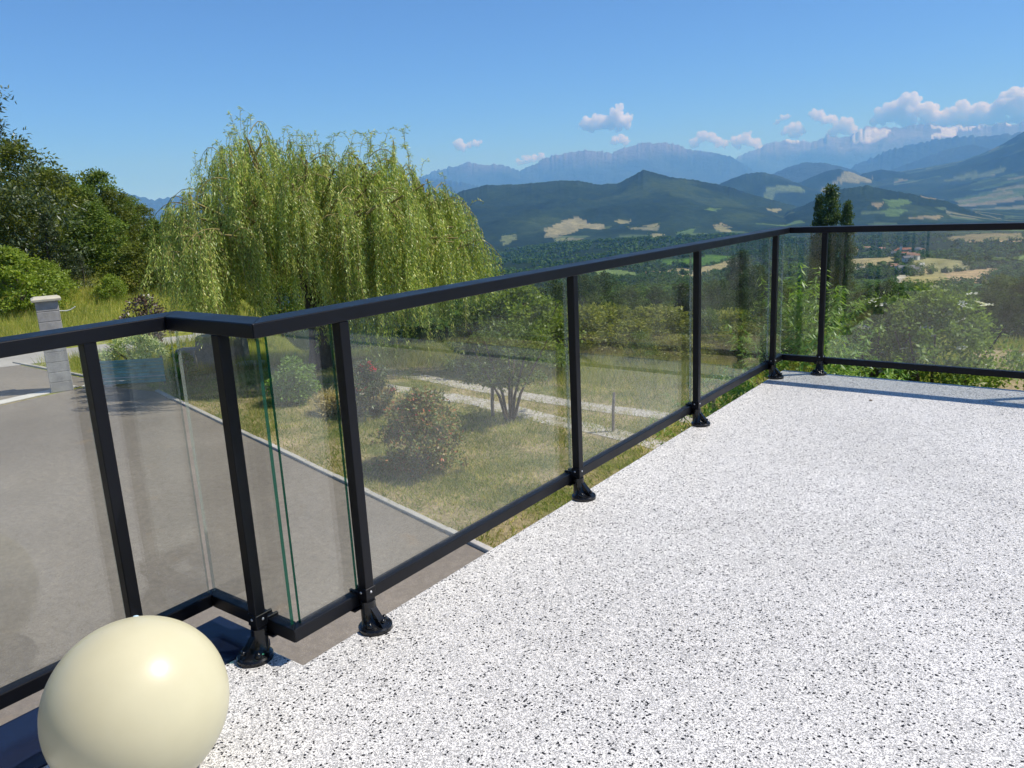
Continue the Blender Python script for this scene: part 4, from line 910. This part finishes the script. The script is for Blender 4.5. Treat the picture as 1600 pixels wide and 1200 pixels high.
wood_cloud('woodland', 1100, 2700, 16, 9, 6.0, 10.0, .42, 3)
# hedgerow trees along field borders
g = np.random.default_rng(5); HP = []
for pp, c in FIELDS:
    pp = np.array(pp); rr_ = np.hypot(pp[:, 0], pp[:, 1]).mean()
    if rr_ > 3500 or rr_ < 150: continue
    for p0, p1 in zip(pp, np.roll(pp, -1, 0)):
        if g.uniform() < .35: continue
        ln = np.linalg.norm(p1-p0)
        for k in range(int(ln/9)): HP.append(p0+(p1-p0)*g.uniform()+g.normal(size=2)*2.5)
HP = np.array(HP); nq = 30; n = len(HP); z = Z(HP[:, 0], HP[:, 1]); h = g.uniform(3, 9, n)
off = rdir(n*nq, g)*(g.uniform(.35, 1, n*nq)**.6)[:, None]; hh = np.repeat(h, nq)
P = np.stack([np.repeat(HP[:, 0], nq)+off[:, 0]*hh*.45, np.repeat(HP[:, 1], nq)+off[:, 1]*hh*.45, np.repeat(z, nq)+hh*(.5+.5*off[:, 2])], 1)
Nn = unit(off+rdir(n*nq, g)*.5+np.array((0, 0, .5))); D = unit(np.cross(Nn, rdir(n*nq, g)))
tag(obj('hedgerows', leaf_mesh('hedgerows', P, D, Nn, 1.9*g.uniform(.6, 1.3, n*nq), 1.5, M['far_leaf'])), 'dark hedgerows and copses between the valley fields', 'hedgerow', kind='stuff')

# ------------------------------------------------------------------ grass (uncountable)
KN = np.array((-kd[1], kd[0]))
def on_lawn(x, y):
    s = (x-KA[0])*KN[0]+(y-KA[1])*KN[1]; q = (x-KA[0])*kd[0]+(y-KA[1])*kd[1]
    ok = (s > .06)
    ok &= ~((q < -.3) & (y < 10.6) & (x < -19)); ok &= ~((x > -3.4) & (y < 6.4))
    return ok
def blades(name, x, y, z, ln, w, mat, label, cat, g, lean=.6):
    n = len(x); P = np.stack([x, y, z], 1); a = g.uniform(0, 6.28, n); Dv = np.stack([np.cos(a)*lean, np.sin(a)*lean, np.ones(n)], 1)*1.0
    Dv[:, :2] *= g.uniform(.2, 1.3, n)[:, None]; Nn = np.stack([np.cos(a+1.2), np.sin(a+1.2), np.full(n, .2)], 1)
    w = np.broadcast_to(w, (n,))[:, None]; D = unit(Dv); Sd = unit(np.cross(D, Nn)); V = np.stack([P-Sd*w*.5, P+Sd*w*.5, P+D*ln[:, None]], 1).reshape(-1, 3)
    tag(obj(name, npmesh(name, V, np.arange(n*3).reshape(-1, 3), M[mat])), label, cat, kind='stuff')
g = np.random.default_rng(8)
def tracks_d(x, y):
    d_ = np.full(x.shape, 9.)
    for line in ([flat(600, 588), flat(648, 612), flat(756, 630), flat(840, 650), flat(930, 680)], [flat(660, 585), flat(714, 600), flat(870, 627), flat(1056, 653), flat(1150, 665)]):
        for p0, p1 in zip(line[:-1], line[1:]):
            dv = np.subtract(p1, p0); q = np.clip(((x-p0[0])*dv[0]+(y-p0[1])*dv[1])/(dv@dv), 0, 1); d_ = np.minimum(d_, np.hypot(x-p0[0]-q*dv[0], y-p0[1]-q*dv[1]))
    return d_
n = 330000; r = np.sqrt(g.uniform(6.5**2, 22.2**2, n)); a = np.radians(g.uniform(-64, -8, n)); x = r*np.sin(a); y = r*np.cos(a)
k = on_lawn(x, y) & (g.uniform(0, 1, n) < .22+.6*sstep(.6, .38, fbm(x*.7, y*.7, 4, 6))) & (tracks_d(x, y) > .05+.4*g.uniform(0, 1, n)**1.5); x, y = x[k], y[k]
blades('lawn_grass', x, y, np.full(len(x), G-.01), g.uniform(.04, .12, len(x)), .016, 'grass_blade', 'short mown grass of the garden lawn with dry patches', 'grass', g, .9)
n = 60000; r = np.sqrt(g.uniform(16.6**2, 22.4**2, n)); a = np.radians(g.uniform(-47, -6, n)); x = r*np.sin(a); y = r*np.cos(a)
k = (tracks_d(x, y) > 1.0) & (g.uniform(0, 1, n) < sstep(16.4, 18.5, r+1.6*(fbm(x*.6, y*.6, 3, 4)-.5)*2)); x, y = x[k], y[k]
blades('meadow_grass', x, y, np.full(len(x), G-.02), g.uniform(.12, .42, len(x)), .02, 'meadow_blade', 'rough uncut grass along the far edge of the lawn', 'meadow grass', g, .6)
n = 200000; r = 22+(100-22)*g.uniform(0, 1, n)**1.5; a = np.radians(np.concatenate([g.uniform(-73, -52, n//2), g.uniform(-52, 2, n-n//2)])); x = r*np.sin(a); y = r*np.cos(a)
inroad = inpoly(x, y, [(q[0], q[1]) for q in rd_]) | ((x < -19.5) & (y < 10.1) & (x > -27)); k = ~inroad & ((np.degrees(a) > -52) | (r < 62)); x, y, r = x[k], y[k], r[k]
blades('meadow_grass', x, y, Z(x, y)-.03, g.uniform(.18, .48, len(x))*np.clip(.55+r/60, .6, 1.5), .022*np.clip(r/30, .8, 2.2), 'meadow_blade', 'tall uncut meadow grass on the slopes round the garden', 'meadow grass', g, .5)

# ------------------------------------------------------------------ village on the knoll, farmhouses
def house(name, x, y, w, d, h, rh, rz, wall, roof, label, group=None, z=None):
    o = thing(name, label, 'house', (x, y, float(Z(x, y)) if z is None else z), group, rz)
    MB().box(-w/2, w/2, -d/2, d/2, -2.5, h).build('wall', M[wall], o)
    e = .5; MB().add([(-w/2-e, -d/2-e, h+.02), (w/2+e, -d/2-e, h+.02), (w/2+e, d/2+e, h+.02), (-w/2-e, d/2+e, h+.02), (-w/2-e, 0, h+rh), (w/2+e, 0, h+rh)], [(0, 1, 5, 4), (2, 3, 4, 5), (0, 4, 3), (1, 2, 5), (0, 3, 2, 1)]).build('roof', M[roof], o)
    for i in range(max(2, int(w/4))):
        for s_ in (-1, 1): MB().box(-w/2+1.5+i*3.2, -w/2+2.6+i*3.2, s_*(d/2+.03)-.04, s_*(d/2+.03)+.04, 1.2, 2.8).build('window', M['dark_pane'], o)
    return o
GV = 'houses of the hilltop village'
VH = [(1402,394,11,8,'village_white','terracotta'),(1396,397,8,7,'village_white','slate'),(1405,391,9,7,'village_wall','terracotta'),(1414,398,12,8,'village_wall','terracotta'),(1421,394,11,8,'village_wall','terracotta_pale'),(1435,390,14,9,'village_white','slate'),(1441,392,10,7,'village_white','terracotta_pale'),(1436,397,9,7,'village_white','slate'),(1424,402,10,7,'village_wall','terracotta_pale'),(1430,405,9,6,'village_white','terracotta_pale'),(1418,408,12,7,'village_white','slate'),(1398,420,9,7,'village_white','terracotta_pale'),(1415,424,17,9,'village_wall','slate'),(1433,424,7,5,'village_white','slate'),(1440,417,5,4,'village_white','village_white')]
rs = random.Random(3)
HLAB = ['white house with tiled roof left of the church', 'small white house with grey roof at the village left end', 'house with red roof just left of the church tower', 'cream house directly below the church', 'cream house right of the church with pale tiles', 'long white house on the right of the village', 'white house with pale tiles at the village right end', 'white house below the long white house', 'cream house on the slope under the church', 'white cottage on the slope under the church', 'white house halfway down the knoll', 'white house among trees at the foot of the knoll', 'long barn with grey roof beside the village lane', 'small white shed by the village lane', 'tiny white hut on the dry slope']
for (px, py, w, d, wa, rf), lab in zip(VH, HLAB):
    x, y = hit(px, py+1.5); house('village_house', x, y, w, d, 5.0 if w > 7 else 3.2, 2.6, rs.uniform(-.6, .6), wa, rf, lab, GV)
for px, py, w, lab in [(1336,394,10,'farmhouse with pale roof left of the village'),(1354,391,16,'long farmhouse with terracotta roof left of the village'),(1378,392,13,'farmhouse with pale tiles between trees left of the village')]:
    x, y = hit(px, py); house('farmhouse', x, y, w, 9, 5.5, 3.2, rs.uniform(-.3, .3), 'village_wall', 'terracotta_pale', lab)
x, y, z = place(834, 128, 480); house('farmhouse', x, y, 4.6, 4.2, 3.4, 1.5, .75, 'village_wall', 'terracotta', 'small house with orange roof among trees beyond the lawn', z=EYE+128*azel(834, 478)[1]-4.2)
x, y = hit(1016, 432); house('farmhouse', x, y, 12, 8, 5, 2.6, .3, 'village_wall', 'terracotta_pale', 'far small farmhouse beside the valley fields')
x, y = hit(1416, 396); ch = thing('church', 'village church with square tower and pointed spire', 'church', (x, y, float(Z(x, y))), rz=.35)
MB().box(-9, 9, -5, 5, -3, 8).build('wall', M['village_wall'], ch)
MB().add([(-9.4, -5.5, 8.02), (9.4, -5.5, 8.02), (9.4, 5.5, 8.02), (-9.4, 5.5, 8.02), (-9.4, 0, 12.5), (9.4, 0, 12.5)], [(0, 1, 5, 4), (2, 3, 4, 5), (0, 4, 3), (1, 2, 5), (0, 3, 2, 1)]).build('roof', M['terracotta'], ch)
tw_ = MB().box(-13.4, -9.02, -2.2, 2.2, -3, 15).build('tower', M['village_white'], ch)
MB().loft([[(-11.2+sx*a_, sy*a_, z_) for sx, sy in ((-1, -1), (1, -1), (1, 1), (-1, 1))] for z_, a_ in ((15.02, 2.4), (16.5, 1.6), (23, .06))]).build('spire', M['slate'], tw_)
for k in range(4): MB().box(-7+k*4, -5.8+k*4, -5.06, -4.98, 2.5, 6).build('window', M['dark_pane'], ch)

# ------------------------------------------------------------------ clouds, beyond the haze
def ico(sub=2):
    bm = bmesh.new(); bmesh.ops.create_icosphere(bm, subdivisions=sub, radius=1); V = np.array([v.co for v in bm.verts]); Fs = np.array([[v.index for v in f.verts] for f in bm.faces]); bm.free(); return V, Fs
IV, IF = ico(2)
def cloud(puffs, dist, label, seed, dens=1.0):
    """puffs: (px, py, radius in pixels) of the main billows, fused into one body of vapour"""
    g = np.random.default_rng(seed); Vs = []; Fs = []; k = 0; c0 = None; mr = 0
    for px, py, rp in puffs:
        a, e = azel(px, py); c = np.array((dist*math.sin(a), dist*math.cos(a), EYE+dist*e)); c0 = c if c0 is None else c0; rad = rp/F_PX*dist*1.12; mr = max(mr, rad)
        for j in range(22):
            dv = rdir(1, g)[0]; rr_ = rad*g.uniform(.16, .5); cc = c+dv*rad*g.uniform(.1, .95)*np.array((1, 1, .8))-c0
            q = IV*rr_*(1+.6*(fbm(IV[:, 0]*2.2+j*7, IV[:, 1]*2.2+IV[:, 2]*3.1+k, 3, seed)-.5))[:, None]
            Vs.append(q+cc); Fs.append(IF+k*len(IV)); k += 1
    o = obj('cloud', npmesh('cloud', np.concatenate(Vs), np.concatenate(Fs), M['cloud_white'])); o.location = c0
    md = o.modifiers.new('fuse', 'REMESH'); md.mode = 'VOXEL'; md.voxel_size = max(30, mr*.075)
    return tag(o, label, 'cloud', 'small cumulus clouds over the mountains')
cloud([(912,198,8),(922,190,10),(932,184,8),(938,194,11),(950,190,11),(960,186,11),(966,176,10),(968,167,6),(976,188,11),(984,184,7),(925,200,9),(965,196,10)], 58000, 'two-humped white cloud alone above the central mountains', 1)
cloud([(716,225,9),(722,229,8),(732,227,6),(742,224,7),(750,222,4)], 60000, 'small flat cloud floating right of the willow', 2)
cloud([(812,254,7),(824,250,8),(836,246,8),(846,243,7)], 62000, 'flat cloud bank behind the left shoulder of the range', 3)
cloud([(962,220,9),(972,217,7),(978,222,6)], 62000, 'small cloud peeping over the central ridge', 4)
cloud([(1085,222,10),(1098,214,10),(1110,212,9),(1120,220,9),(1132,226,7)], 62000, 'white cloud above the snowy notch of the central range', 5)
cloud([(1148,222,10),(1158,218,8),(1170,214,9),(1178,222,9),(1186,230,8)], 62000, 'low cloud between the two mountain groups', 6)
cloud([(1216,190,4),(1224,184,5),(1232,182,4),(1212,193,3)], 60000, 'tiny cloud wisp above the right mountains', 7)
cloud([(1232,203,9),(1244,198,9),(1250,206,8),(1240,210,8)], 62000, 'small round cloud left of the big white cloud', 8)
cloud([(1272,176,7),(1280,182,9),(1292,186,9),(1302,188,7),(1310,200,10),(1322,196,11),(1330,204,9),(1300,210,8)], 62000, 'white cloud with a raised head over the pointed peak', 9)
cloud([(1372,188,10),(1384,178,12),(1398,172,13),(1410,162,12),(1420,154,10),(1428,166,14),(1446,174,13),(1412,180,16),(1470,184,14),(1520,186,14),(1555,180,14),(1462,176,12),(1480,180,12),(1500,176,11),(1506,164,8),(1516,178,12),(1532,174,12),(1548,172,11),(1560,164,9),(1420,184,12),(1450,188,10),(1500,188,10),(1540,186,10)], 62000, 'long bank of white clouds over the snowy massif', 10)
cloud([(1572,168,14),(1578,152,13),(1588,146,11),(1600,162,16),(1612,156,14),(1590,182,12),(1630,170,16)], 62000, 'tall white cloud at the right picture edge', 11)

# ------------------------------------------------------------------ haze
m, t, o = nt('haze_air')
pv = t.nodes.new('ShaderNodeVolumePrincipled'); pv.inputs['Color'].default_value = (.18, .48, 1.0, 1); pv.inputs['Absorption Color'].default_value = (.8, .8, .8, 1)
pv.inputs['Density'].default_value = 7.0e-5; pv.inputs['Anisotropy'].default_value = 0.0
L(t, pv.outputs[0], o.inputs['Volume'])
hz = MB().box(-36000, 36000, -36000, 36000, -420, 2450).build('haze', M['haze_air']); tag(hz, 'pale blue haze between the terrace and the mountains', 'haze', kind='stuff')
